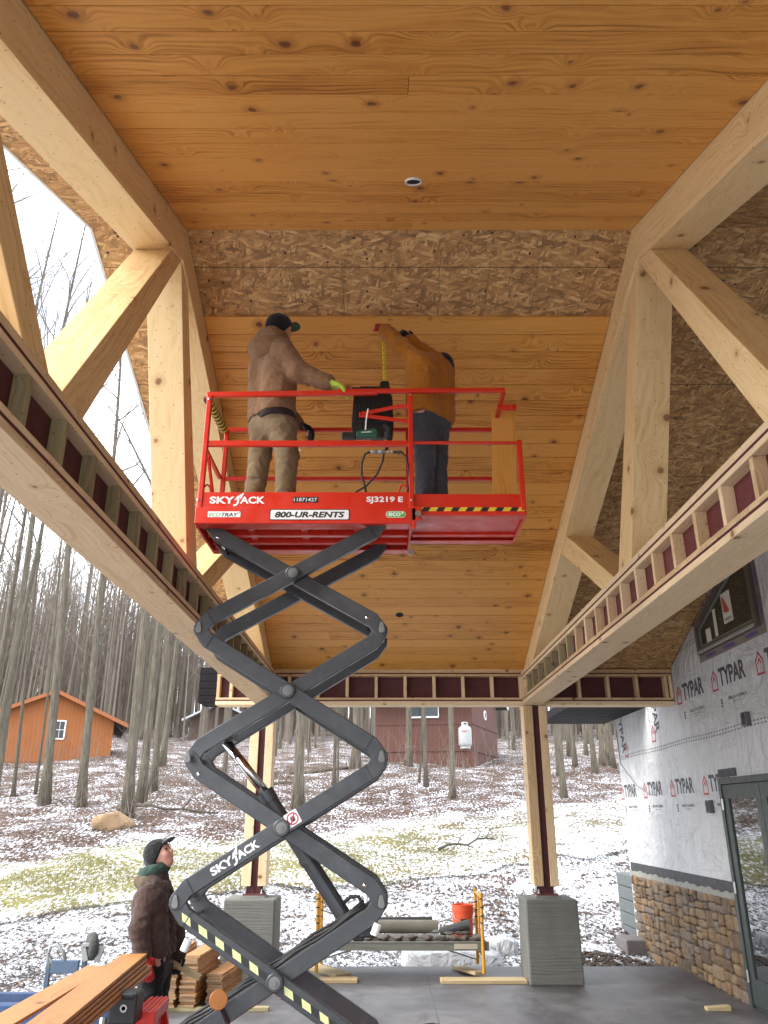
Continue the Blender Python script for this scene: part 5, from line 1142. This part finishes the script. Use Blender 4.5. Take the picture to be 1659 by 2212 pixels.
# undergrowth of the forest floor
m = MB()
for i in range(1500):
    y = r.uniform(19, 62); x = y*r.uniform(-.58, .36)
    if y < float(band_hi(x))+.3: continue
    z = float(hgt(x, y)); p = Vector((x, y, z-.05)); d = nv((r.gauss(0, .35), r.gauss(0, .35), 1)); L = r.uniform(.4, 2.6); q = p+d*L*.5; e = q+nv(d+Vector((r.gauss(0, .3), r.gauss(0, .3), .2)))*L*.5; m.tube([p, q, e], [.010, .007, .003], 3, cap=False)
    for j in range(3): b = p.lerp(e, r.uniform(.3, .9)); m.tube([b, b+Vector((r.gauss(0, .3), r.gauss(0, .3), r.uniform(.1, .45)))*L*.4], [.005, .002], 3, cap=False)
tag(m.build('brush', TWIG, fix=False), 'thin leafless brush growing across the forest floor', 'brush', kind='stuff')
for px_, py_, L, a, rr, lab in ((690, 1668, 2.6, .1, .10, 'dark fallen log lying behind the scissor arms'), (360, 1752, 3.2, -.12, .05, 'thin fallen branch on the leaves behind the boulder'), (560, 1700, 3., .15, .06, 'fallen branch lying on the leaves near the left post'), (1010, 1830, 1.6, .35, .035, 'crooked dead branch on the snow left of the right post')):
    b = ground_pt(px_, py_); d = Vector((cos(a), sin(a)*.5, 0)); ps = []
    for k in range(7): q = b+d*L*(k/6-.5); ps.append((q.x, q.y+.1*sin(k*1.3), float(hgt(q.x, q.y))+rr*.7+(.12*abs(sin(k*1.1)) if rr < .06 else 0)))
    m = MB(); m.tube(ps, [rr*(1-.08*k) for k in range(7)], 8)
    if rr < .07:
        for k in (2, 4, 5): q = Vector(ps[k]); m.tube([q, q+Vector((.2, .1, .35))*(L/3), q+Vector((.5, .2, .5))*(L/3)], [rr*.5, rr*.35, rr*.15], 6)
    tag(m.build('fallen_log' if rr > .07 else 'fallen_branch', BARK, loc=tuple(b), smooth=True, fix=False), lab, 'log' if rr > .07 else 'branch')
# boulder
b = ground_pt(243, 1789); m = MB(); m.sphere((0, 0, 0), 1, 14); r = np.random.default_rng(4); Dv = r.normal(0, 1, (14, 3)); Dv /= np.linalg.norm(Dv, axis=1)[:, None]; off = r.uniform(.62, .95, 14)
m.v = [tuple((np.array(v)*min(1.0, min([o_/max(1e-3, float(np.array(v)@d_)) for d_, o_ in zip(Dv, off) if float(np.array(v)@d_) > .05]+[1.0])))*np.array((.62, .40, .36))+np.array((b.x, b.y, b.z+.15))) for v in m.v]
tag(m.build('boulder', BOULDER, loc=tuple(b), fix=False), 'tan angular boulder at the edge of the woods', 'boulder')

# ================================================================== CABINS
def cabin_gable():
    b = ground_pt(120, 1650); y0 = 44.0
    zb = pt(120, 1643, Y=y0).z; x0, x1 = pt(-20, 1640, Y=y0).x, pt(231, 1640, Y=y0).x; xm = pt(132, 1490, Y=y0).x; za = pt(132, 1497, Y=y0).z; ze = pt(240, 1553, Y=y0).z
    x1 = xm+(x1-xm)*1.06; x0 = 2*xm-x1; t = thing('cabin', 'orange plank cabin with a gable roof among the trees on the left', 'cabin', (xm, y0, zb)); dep = 7.0
    m = MB(); m.prism([(x0, zb-.8), (x1, zb-.8), (x1, ze), (xm, za), (x0, ze)], 'Y', y0, y0+dep); m.build('wall', ORSIDE, t)
    m = MB(); m.box((xm, y0-.01, zb+.0), (x1-x0, .03, .14)); m.build('base_board', ORTRIM, t)
    sl = (za-ze)/(xm-x0); ov = .75
    m = MB()
    for s_ in (-1, 1):
        xe = xm+s_*(x1-xm+ov); zz = za-sl*(x1-xm+ov); m.prism([(xm, za+.02), (xe, zz+.02), (xe, zz+.14), (xm, za+.14)], 'Y', y0-.5, y0+dep+.5)
    rf = m.build('roof', SHINGLE, t)
    m = MB()
    for s_ in (-1, 1):
        xe = xm+s_*(x1-xm+ov); zz = za-sl*(x1-xm+ov); m.prism([(xm, za-.06), (xe, zz-.06), (xe, zz+.15), (xm, za+.15)], 'Y', y0-.54, y0-.502)
    m.build('bargeboard', ORTRIM, rf)
    wx, wz = pt(135, 1576, Y=y0).x, pt(135, 1576, Y=y0).z; ww, wh = .55, .95
    m = MB(); m.box((wx, y0-.02, wz), (ww, .03, wh)); wn = m.build('window', DARKWIN, t)
    m = MB()
    for dx in (-ww/2, ww/2): m.box((wx+dx, y0-.04, wz), (.07, .05, wh+.07))
    for dz in (-wh/2, wh/2): m.box((wx, y0-.04, wz+dz), (ww-.07, .05, .07))
    m.box((wx, y0-.038, wz), (ww-.07, .03, .03)); m.box((wx, y0-.037, wz), (.02, .02, wh-.07)); m.build('frame', WHITE, wn); t.rotation_euler = (0, 0, .36); t.location.x -= .2
cabin_gable()
def cabin_long():
    y0 = 41.0; c = pt(1022, 1616, Y=y0); a = pt(812, 1624, Y=y0+1.0); d = pt(1081, 1630, Y=y0+4.2); zb = c.z-.05; zt = zb+2.75
    t = thing('cabin', 'maroon plank cabin with a white edged roof beyond the porch', 'cabin', (c.x, c.y, zb))
    A = Vector((a.x, y0+.8)); C = Vector((c.x, y0)); D = Vector((d.x, y0+5.2)); B = A+(D-C)
    m = MB(); m.prism([tuple(A), tuple(C), tuple(D), tuple(B)], 'Z', zb-.9, zt); m.build('wall', RDSIDE, t)
    u = (C-A).normalized(); w_ = (D-C).normalized(); nn = Vector((u.y, -u.x))
    m = MB()
    for p, q in ((A, C), (C, D)):
        e = (q-p).normalized(); n2 = Vector((e.y, -e.x))*.02
        m.beam((p.x+n2.x, p.y+n2.y, zb+1.25), (q.x+n2.x, q.y+n2.y, zb+1.25), .03, .05); m.beam((p.x+n2.x, p.y+n2.y, zb+.02), (q.x+n2.x, q.y+n2.y, zb+.02), .05, .22)
    m.build('trim_board', ORTRIM if False else RDSIDE, t)
    o1 = .9; P = [A-u*1.3-w_*o1, C+u*.5-w_*o1, D+u*.5+w_*o1, B-u*1.3+w_*o1]; M1 = (P[0]+P[3])/2; M2 = (P[1]+P[2])/2; hz = 1.3; vs = []
    for z_ in (0, .12): vs += [(P[0].x, P[0].y, zt-.12+z_), (P[1].x, P[1].y, zt-.12+z_), (P[2].x, P[2].y, zt-.12+z_), (P[3].x, P[3].y, zt-.12+z_), (M1.x, M1.y, zt+hz+z_), (M2.x, M2.y, zt+hz+z_)]
    m = MB(); m.add(vs, [(0, 1, 5, 4), (3, 4, 5, 2), (6, 10, 11, 7), (9, 8, 11, 10), (0, 6, 7, 1), (1, 7, 11, 5), (5, 11, 8, 2), (2, 8, 9, 3), (3, 9, 10, 4), (4, 10, 6, 0)]); rf = m.build('roof', SHINGLE, t)
    m = MB(); m.beam((P[0].x, P[0].y-.02, zt-.06), (P[1].x, P[1].y-.02, zt-.06), .05, .2); m.beam((P[1].x+.03, P[1].y, zt-.06), (M2.x+.03, M2.y, zt+hz+.06), .05, .2); m.beam((P[2].x+.03, P[2].y, zt-.06), (M2.x+.03, M2.y, zt+hz+.06), .05, .2); m.build('fascia', WHITE, rf)
    m = MB(); m.add([(C.x, C.y, zt-.02), (D.x, D.y, zt-.02), ((C.x+D.x)/2, (C.y+D.y)/2, zt+1.25)], [(0, 1, 2)]); m.build('gable', RDSIDE, t, fix=False)
    wp = pt(916, 1540, Y=y0+.4); e = u; f = (wp.x-A.x)/(C.x-A.x); base = A.lerp(C, f); n2 = nn*.03
    m = MB(); q0 = base+n2-u*.75; q1 = base+n2+u*.75; m.beam((q0.x, q0.y, zb+2.05), (q1.x, q1.y, zb+2.05), .03, .9); wn = m.build('window', DARKWIN, t)
    m = MB(); n3 = nn*.05
    for dz in (-.45, .45): m.beam((q0.x+n3.x, q0.y+n3.y, zb+2.05+dz), (q1.x+n3.x, q1.y+n3.y, zb+2.05+dz), .04, .08)
    for q in (q0, base+n2, q1): m.beam((q.x+n3.x, q.y+n3.y, zb+1.62), (q.x+n3.x, q.y+n3.y, zb+2.48), .04, .08, up=(0, 1, 0))
    m.build('frame', WHITE, wn)
    g_ = C.lerp(D, .5); n4 = Vector((w_.y, -w_.x))*.03; m = MB(); m.lathe([(.26, -.03), (.26, .02), (.17, .03), (.17, -.03)], (g_.x+n4.x, g_.y+n4.y, zb+1.95), (n4.x, n4.y, 0), 24); m.build('round_vent', WHITE, t)
    m = MB(); m.lathe([(.001, .0), (.175, .0), (.001, .002)], (g_.x+n4.x, g_.y+n4.y, zb+1.95), (n4.x, n4.y, 0), 20); m.build('vent_opening', DARKHOLE, t)
    # propane tank
    p = pt(1006, 1626, Y=y0-.75); z0 = zb-.02; tk = thing('propane_tank', 'white upright propane tank against the maroon cabin', 'propane tank', (p.x, p.y, z0))
    m = MB(); m.lathe([(.001, .06), (.26, .08), (.32, .16), (.33, .24), (.33, .88), (.31, .98), (.22, 1.06), (.001, 1.09)], (p.x, p.y, z0), n=24); m.build('tank', TANKW, tk, smooth=True)
    m = MB(); m.lathe([(.17, 1.03), (.17, 1.24), (.145, 1.26), (.145, 1.03)], (p.x, p.y, z0), n=20); cl = m.build('collar', TANKW, tk); m = MB(); m.box((p.x, p.y-.165, z0+1.17), (.12, .04, .05)); m.build('collar_opening', DARKHOLE, cl)
    m = MB(); m.lathe([(.26, -.02), (.26, .10), (.23, .10), (.23, -.02)], (p.x, p.y, z0), n=20); m.build('foot_ring', TANKW, tk)
    m = MB(); m.box((p.x-.06, p.y-.327, z0+.80), (.24, .02, .04)); m.build('red_marking', WRAPRED, tk)
cabin_long()
q = pt(475, 1562, Y=70); t = thing('cabin', 'small far brown cabin with a snow dusted roof deep in the woods', 'cabin', tuple(q)); zb = float(hgt(q.x, 70))-.3; zq = q.z
m = MB(); m.prism([(q.x-2.6, zb), (q.x+2.6, zb), (q.x+2.6, zq+.4), (q.x, zq+1.6), (q.x-2.6, zq+.4)], 'Y', 70, 75); m.build('wall', plain('dark_brown_siding', (.10, .065, .05), .8), t)
m = MB()
for s_ in (-1, 1): m.prism([(q.x, zq+1.62), (q.x+s_*3.2, zq+.14), (q.x+s_*3.2, zq+.3), (q.x, zq+1.78)], 'Y', 69.4, 75.5)
m.build('roof', SNOWROOF, t)

# ================================================================== THINGS ON AND AROUND THE SLAB
# scaffold
sf = thing('scaffold', 'low yellow scaffold with a grey deck carrying stones behind the lift', 'scaffold', (.2, 11.75, 0))
SX0, SX1, SY0, SY1 = -.86, 1.27, 11.75, 12.65
SY0, SY1 = 11.35, 12.05
for x in (SX0, SX1):
    for y in (SY0, SY1):
        m = MB(); m.tube([(x, y, .055), (x, y, .98)], .022, 10); lg = m.build('post', YELLOW, sf, smooth=False)
        m = MB()
        for z in (.62, .70, .80, .9): m.tube([(x, y, z), (x, y, z+.018)], .0228, 10)
        m.build('black_band', BLKTXT, lg)
    m = MB(); m.tube([(x, SY0, .93), (x, SY1, .93)], .018, 8); m.tube([(x, SY0, .25), (x, SY1, .25)], .018, 8); m.tube([(x, (SY0+SY1)/2, .25), (x, (SY0+SY1)/2, .93)], .014, 8); m.build('end_frame', YELLOW, sf)
m = MB(); m.box(((SX0+SX1)/2, SY0+.03, .36), (SX1-SX0+.16, .05, .10)); m.box(((SX0+SX1)/2, SY1-.03, .36), (SX1-SX0+.16, .05, .10)); m.box(((SX0+SX1)/2, (SY0+SY1)/2, .405), (SX1-SX0+.1, SY1-SY0, .02)); m.build('deck', GREYWOOD, sf, bevel=.003)
m = MB(); m.tube([(SX0, SY1+.03, .1), (SX1, SY1+.03, .7)], .013, 8); m.build('cross_brace', GALV, sf); m = MB(); m.tube([(SX0, SY1+.06, .7), (SX1, SY1+.06, .1)], .013, 8); m.build('cross_brace', GALV, sf)
m = MB(); m.box((SX1-.22, SY0+.003, .36), (.3, .003, .06)); m.build('deck_label', plain('tan_label', (.4, .36, .28), .7), sf)
rs = random.Random(3)
def rock(c, s, lab, grp, nm='field_stone', mat=FSTONE):
    m = MB(); m.sphere((0, 0, 0), 1, 6); D_ = [nv((rs.gauss(0, 1), rs.gauss(0, 1), rs.gauss(0, 1))) for _ in range(9)]; o_ = [rs.uniform(.6, .95) for _ in D_]; a = rs.uniform(-.3, .3); R = RZ(a); out = []
    for v in m.v:
        v = Vector(v); k = min([1.]+[o/max(.001, v.dot(d)) for d, o in zip(D_, o_) if v.dot(d) > .05]); v = v*k; out.append(tuple(R @ Vector((v.x*s[0], v.y*s[1], v.z*s[2]))+Vector(c)))
    m.v = out; ob = m.build(nm, mat, loc=c, fix=False); return tag(ob, lab, 'stone', grp)
x = -.05; k = 0
while x < 1.2:
    w_ = rs.uniform(.06, .115); rock((x+w_, SY0+.10, .415+.036), (w_, .1, .038), 'flat field stone laid along the front edge of the scaffold deck', 'stones along the deck edge'); x += 2*w_+.012
for i in range(7): rock((rs.uniform(.62, 1.1), SY0+rs.uniform(.12, .3), .50), (rs.uniform(.07, .11), .09, .03), 'flat field stone heaped at the right end of the scaffold', 'stones heaped at the right')
for i in range(3): rock((-.35+i*.15, SY0+.12, .45), (.08, .09, .035), 'dark field stone on the deck close behind the lift arm', 'stones behind the lift arm')
m = MB(); a_, b_ = Vector((-.35, SY0+.36, .545)), Vector((.72, SY0+.33, .545)); m.tube([a_, b_], .082, 22); pp = m.build('clay_pipe', CARDB, loc=tuple(a_), smooth=False); tag(pp, 'long grey brown pipe lying on the stones of the scaffold', 'pipe')
m = MB(); m.tube([b_-Vector((.01, 0, 0)), b_+Vector((.0015, 0, 0))], .07, 20); m.build('bore', DARKHOLE, pp)
m = MB(); m.tube([(-.4, SY1-.1, .59), (.66, SY1-.1, .6)], .04, 12); tag(m.build('black_pipe', PIPEDK, loc=(-.4, SY1-.1, .58)), 'thin black pipe lying behind the long grey pipe', 'pipe')
m = MB(); m.tube([(.74, SY0+.2, .50), (1.12, SY0+.12, .60)], [.055, .062], 14); ob = m.build('rolled_felt', PIPEDK, loc=(.74, SY0+.2, .5)); tag(ob, 'short dark roll tilted on the stones before the orange bucket', 'roll')
bc = Vector((1.07, SY1-.18, .416)); t = thing('bucket', 'orange plastic bucket standing at the right end of the scaffold', 'bucket', tuple(bc))
m = MB(); m.lathe([(.001, 0), (.125, 0), (.13, .01), (.142, .30), (.150, .30), (.150, .325), (.144, .325), (.145, .36), (.150, .36), (.150, .38), (.138, .38), (.128, .03), (.001, .03)], bc, n=28); m.build('tub', ORANGE, t, smooth=False)
m = MB(); m.tube([bc+Vector((-.152, -.0, .31)), bc+Vector((-.12, -.12, .22)), bc+Vector((0, -.17, .17)), bc+Vector((.12, -.12, .22)), bc+Vector((.152, 0, .31))], .004, 6); m.build('handle', STEEL, t)
m = MB(); 
for a in (-.2, 0., .2): m.box(bc+Vector((sin(a)*.137, -cos(a)*.137, .2)), (.03, .004, .03), RZ(a))
m.build('black_print', BLKTXT, t)
# wrapped pallets
def sheet(label, c, s, seed):
    r_ = np.random.default_rng(seed); m = MB(); n = 16; vs = []; fs = []
    for j in range(n+1):
        for i in range(n+1):
            u, v = i/n*2-1, j/n*2-1; e = max(abs(u), abs(v)); z = s[2]*(1-max(0, (e-.86)/.14)**2.2)*(1+.10*sin(3*u+seed)+.07*sin(7*v+u*4)); x = u*s[0]*(1-.05*sin(5*v)); y = v*s[1]
            vs.append((c[0]+x+r_.normal(0, .012), c[1]+y+r_.normal(0, .012), c[2]+max(0, z)+r_.normal(0, .012)))
    for j in range(n):
        for i in range(n): k = j*(n+1)+i; fs.append((k, k+1, k+n+2, k+n+1))
    m.add(vs, fs); ob = m.build('plastic_wrapped_pile', PLASTIC, loc=c, smooth=True); tag(ob, label, 'wrapped pile')
sheet('low pile under white plastic sheet behind the scaffold', (.98, 13.1, -.12), (.74, .5, .20), 2); sheet('second white plastic covered pile just left of the right pier', (1.72, 13.8, -.1), (.34, .4, .22), 6)
# loose lumber on the slab
def board(nm, label, a, b, wd, th, mat=LUMBERDAYDK):
    m = MB(); m.beam(a, b, wd, th); tag(m.build(nm, mat, loc=tuple((Vector(a)+Vector(b))/2), bevel=.003), label, 'board')
board('lumber', 'long pale board under the right scaffold post and against the pier', (.70, 11.12, .02), (1.76, 11.12, .02), .235, .038); board('lumber', 'pale board lying end on behind the right scaffold post', (1.22, 11.35, .058), (.98, 12.0, .02), .14, .038)
board('lumber', 'pale plank lying slantwise under the left end of the scaffold', (-.52, 11.45, .02), (-.98, 12.1, .02), .235, .038); board('lumber', 'short pale board on the slab in front of the left scaffold end', (-.95, 11.15, .02), (-.33, 11.15, .02), .22, .038)
board('lumber', 'yellowish timber on the slab under the board stacks', (-2.55, 9.62, .02), (-1.22, 9.62, .02), .09, .038, TREATED)
board('lumber', 'thin offcut on the slab between the lift arms', (-1.15, 10.2, .015), (-.9, 10.1, .015), .1, .02)
q = pt(1552, 2182, Z=0); m = MB(); m.prism([(q.x-.13, 0), (q.x+.12, 0), (q.x+.12, .045), (q.x-.13, .03)], 'Y', q.y-.05, q.y+.05); tag(m.build('wood_offcut', LUMBERDAYDK, loc=(q.x, q.y, 0), bevel=.002), 'small pale wedge of wood lying on the slab near the door', 'wood offcut')
m = MB(); q = pt(935, 2215, Z=0); m.tube([q+Vector((-.1, 0, .008)), q+Vector((0, .03, .012)), q+Vector((.06, -.01, .01))], .006, 5); tag(m.build('twig', BARK, loc=tuple(q)), 'small twig lying on the middle of the slab', 'twig')
# stacks of tongue and groove boards
def tg_poly(w_, th): return [(-w_/2, 0), (w_/2, 0), (w_/2, th*.35), (w_/2+.007, th*.4), (w_/2+.007, th*.6), (w_/2, th*.65), (w_/2, th), (-w_/2, th), (-w_/2, th*.62), (-w_/2+.006, th*.58), (-w_/2+.006, th*.42), (-w_/2, th*.38)]
def stack(x, y, n, L, lab, grp, z0=.04, rot=0., jit=.012):
    protos_ = []
    for i in range(n):
        if i < 5:
            m = MB(); po = tg_poly(.172, .0235); off = Vector((rs.uniform(0, 30), rs.uniform(0, 30), 0)); g_ = [Vector((yy, a, b))+off for yy in (0, L) for a, b in po]
            m.prism(po, 'Y', 0, L, None, 0, g_); m.m[-1] = m.m[-2] = 1; ob = m.build('stained_board', [PINEDAYDK, ENDGRAIN], loc=(0, 0, 0)); protos_.append(ob)
        else: ob = protos_[rs.randrange(5)].copy(); col.objects.link(ob)
        ob.location = (x+rs.uniform(-jit, jit), y+rs.uniform(-.02, .02), z0+i*.0253); ob.rotation_euler = (0, pi*(rs.random() < .5), rot+rs.uniform(-.012, .012))
        if ob.rotation_euler[1] > 1: ob.location.z += .0235
        tag(ob, lab, 'board', grp)
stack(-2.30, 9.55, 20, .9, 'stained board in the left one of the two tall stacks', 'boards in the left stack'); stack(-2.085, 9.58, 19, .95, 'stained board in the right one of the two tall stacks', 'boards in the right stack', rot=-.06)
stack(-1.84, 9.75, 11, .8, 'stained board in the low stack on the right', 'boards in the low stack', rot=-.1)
# saw stand with the planks being cut
st = thing('work_stand', 'blue work stand with black end blocks under the stained planks', 'work stand', (-2.1, 5.65, 0))
m = MB(); m.box((-2.25, 5.62, .80), (1.25, .09, .10)); m.build('beam', BLUE, st, bevel=.006)
m = MB(); m.box((-1.60, 5.62, .835), (.17, .16, .17)); m.box((-1.60, 5.62, .90), (.14, .18, .03)); eb = m.build('end_block', BLACK, st, bevel=.012)
m = MB(); m.lathe([(.022, 0), (.022, .004), (.012, .004), (.012, 0)], (-1.59, 5.538, .84), (0, -1, 0), 16); m.build('round_mark', GALV, eb)
m = MB(); m.box((-2.92, 5.62, .835), (.17, .16, .17)); m.build('end_block', BLACK, st, bevel=.012)
m = MB(); m.box((-1.78, 5.573, .845), (.09, .004, .07)); m.build('paper_tag', STICK, st)
for x in (-1.72, -2.8):
    for y, dy in ((5.58, -.35), (5.66, .35)):
        m = MB(); m.tube([(x, y, .78), (x+(.06 if x > -2 else -.06), y+dy, .0)], .022, 8); m.build('leg', GALV, st)
m = MB(); m.box((-2.6, 6.0, .78), (.7, .05, .12)); m.build('side_rail', BLUE, st, bevel=.005)
m = MB(); m.tube([(-2.25, 5.9, .62), (-1.55, 5.3, .56)], .03, 10); m.build('grey_tube', GALV, st)
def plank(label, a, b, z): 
    m = MB(); m.beam((a[0], a[1], z), (b[0], b[1], z), .178, .019); tag(m.build('plank', PINEDAYDK, loc=(a[0], a[1], z), bevel=.002), label, 'plank')
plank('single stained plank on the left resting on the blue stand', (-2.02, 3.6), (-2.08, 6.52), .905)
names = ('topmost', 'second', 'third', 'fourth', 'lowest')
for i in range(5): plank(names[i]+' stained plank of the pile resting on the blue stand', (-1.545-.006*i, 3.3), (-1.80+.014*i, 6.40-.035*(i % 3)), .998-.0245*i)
# blue cart with one tyre up
ct = thing('cart', 'faded blue cart with grey handle loops and one rubber tyre on top', 'cart', (-3.1, 8.2, 0))
P_ = lambda x, y, Y=8.3: pt(x, y, Y=Y)
m = MB(); a, b = P_(112, 2074), P_(172, 2074); c = P_(112, 2103); m.box(((a.x+b.x)/2, 8.3, (a.z+c.z)/2), (b.x-a.x, .03, a.z-c.z)); m.build('panel', BLUEPALE, ct, bevel=.006)
m = MB()
for x in (a.x-.03, b.x+.04): m.beam((x, 8.32, a.z+.02), (x-.02, 8.4, -.1), .04, .04, up=(0, 1, 0))
m.beam((a.x-.03, 8.34, .3), (b.x+.04, 8.34, .3), .035, .035); m.beam((b.x+.04, 8.3, .2), (b.x+.45, 8.3, .02), .04, .04); m.build('leg_frame', BLUEPALE, ct, bevel=.004)
m = MB(); a1 = P_(104, 2074); m.tube([P_(108, 2090), P_(104, 2062), P_(110, 2044), P_(124, 2042), P_(136, 2056), P_(142, 2074)], .017, 8); m.build('handle_loop', GREYP, ct, smooth=True)
m = MB(); m.tube([P_(112, 2080), P_(103, 2062), P_(100, 2052)], .015, 8); m.build('handle_stub', GREYP, ct)
wc = P_(199, 2044, 8.35); m = MB(); prof = []
m.lathe([(.06, -.035), (.095, -.045), (.115, -.03), (.12, 0), (.115, .03), (.095, .045), (.06, .035)], wc, nv((1, .55, .1)), 30); ty = m.build('tyre', plain('dusty_tyre', (.07, .07, .065), .9, 0, .2, 20, .6, 60), ct, smooth=True)
m = MB(); m.lathe([(.001, -.02), (.062, -.03), (.062, .03), (.001, .02)], wc, nv((1, .55, .1)), 22); m.lathe([(.014, -.09), (.014, .1)], wc, nv((1, .55, .1)), 8); m.build('rim', GREYP, ty)
m = MB(); m.beam(P_(180, 2042, 8.28), P_(186, 2076, 8.28), .05, .03, up=(0, 1, 0)); m.beam(P_(178, 2042, 8.28), P_(196, 2040, 8.28), .04, .03); m.beam(P_(222, 2044, 8.3), P_(208, 2078, 8.3), .05, .02, up=(0, 1, 0)); m.beam(P_(203, 2056, 8.3), P_(216, 2054, 8.3), .03, .03); m.build('wheel_bracket', GREYP, ct, bevel=.004)
# red ribbed sawhorse
rd = thing('sawhorse', 'red sawhorse with a ribbed top at the worker\'s feet', 'sawhorse', (-1.55, 5.9, 0))
p0, p1 = pt(311, 2196, Y=5.72), pt(343, 2169, Y=6.15); zt = (p0.z+p1.z)/2
m = MB(); d = Vector((p1.x-p0.x, p1.y-p0.y, 0)).normalized(); a = Vector((p0.x, p0.y, zt)); b = Vector((p1.x, p1.y, zt)); m.beam(a, b, .135, .07); tp_ = m.build('top', RED, rd, bevel=.006)
m = MB(); n_ = Vector((d.y, -d.x, 0))
for k in (-.045, -.015, .015, .045): m.beam(a+n_*k+Vector((0, 0, .036)), b+n_*k+Vector((0, 0, .036)), .012, .006)
m.build('rib', plain('worn_red', (.45, .08, .07), .6), tp_)
m = MB(); m.beam(a+Vector((0, 0, -.2)), b+Vector((0, 0, -.2)), .09, .33); m.build('side_panel', RED, rd, bevel=.006)
for e in (a+d*.03, b-d*.03):
    for s_ in (-1, 1): m = MB(); m.beam(e+n_*.04*s_+Vector((0, 0, -.04)), Vector((e.x, e.y, .0))+n_*.2*s_, .05, .04, up=tuple(d)); m.build('leg', RED, rd, bevel=.004)
# gravel and dirt at the far slab edge
m = MB(); rg = np.random.default_rng(8)
for i in range(900):
    x, y = rg.uniform(2.2, 4.0), 12.35+abs(rg.normal(0, .5)); s_ = rg.uniform(.012, .045); z = -.12+.2*math.exp(-((x-3.0)/.7)**2-((y-12.8)/.4)**2); m.sphere((x, y, z), (s_, s_*.8, s_*.6), 3)
tag(m.build('gravel', FSTONE, fix=False), 'loose gravel and dirt heaped along the slab edge by the stone wall', 'gravel', kind='stuff')
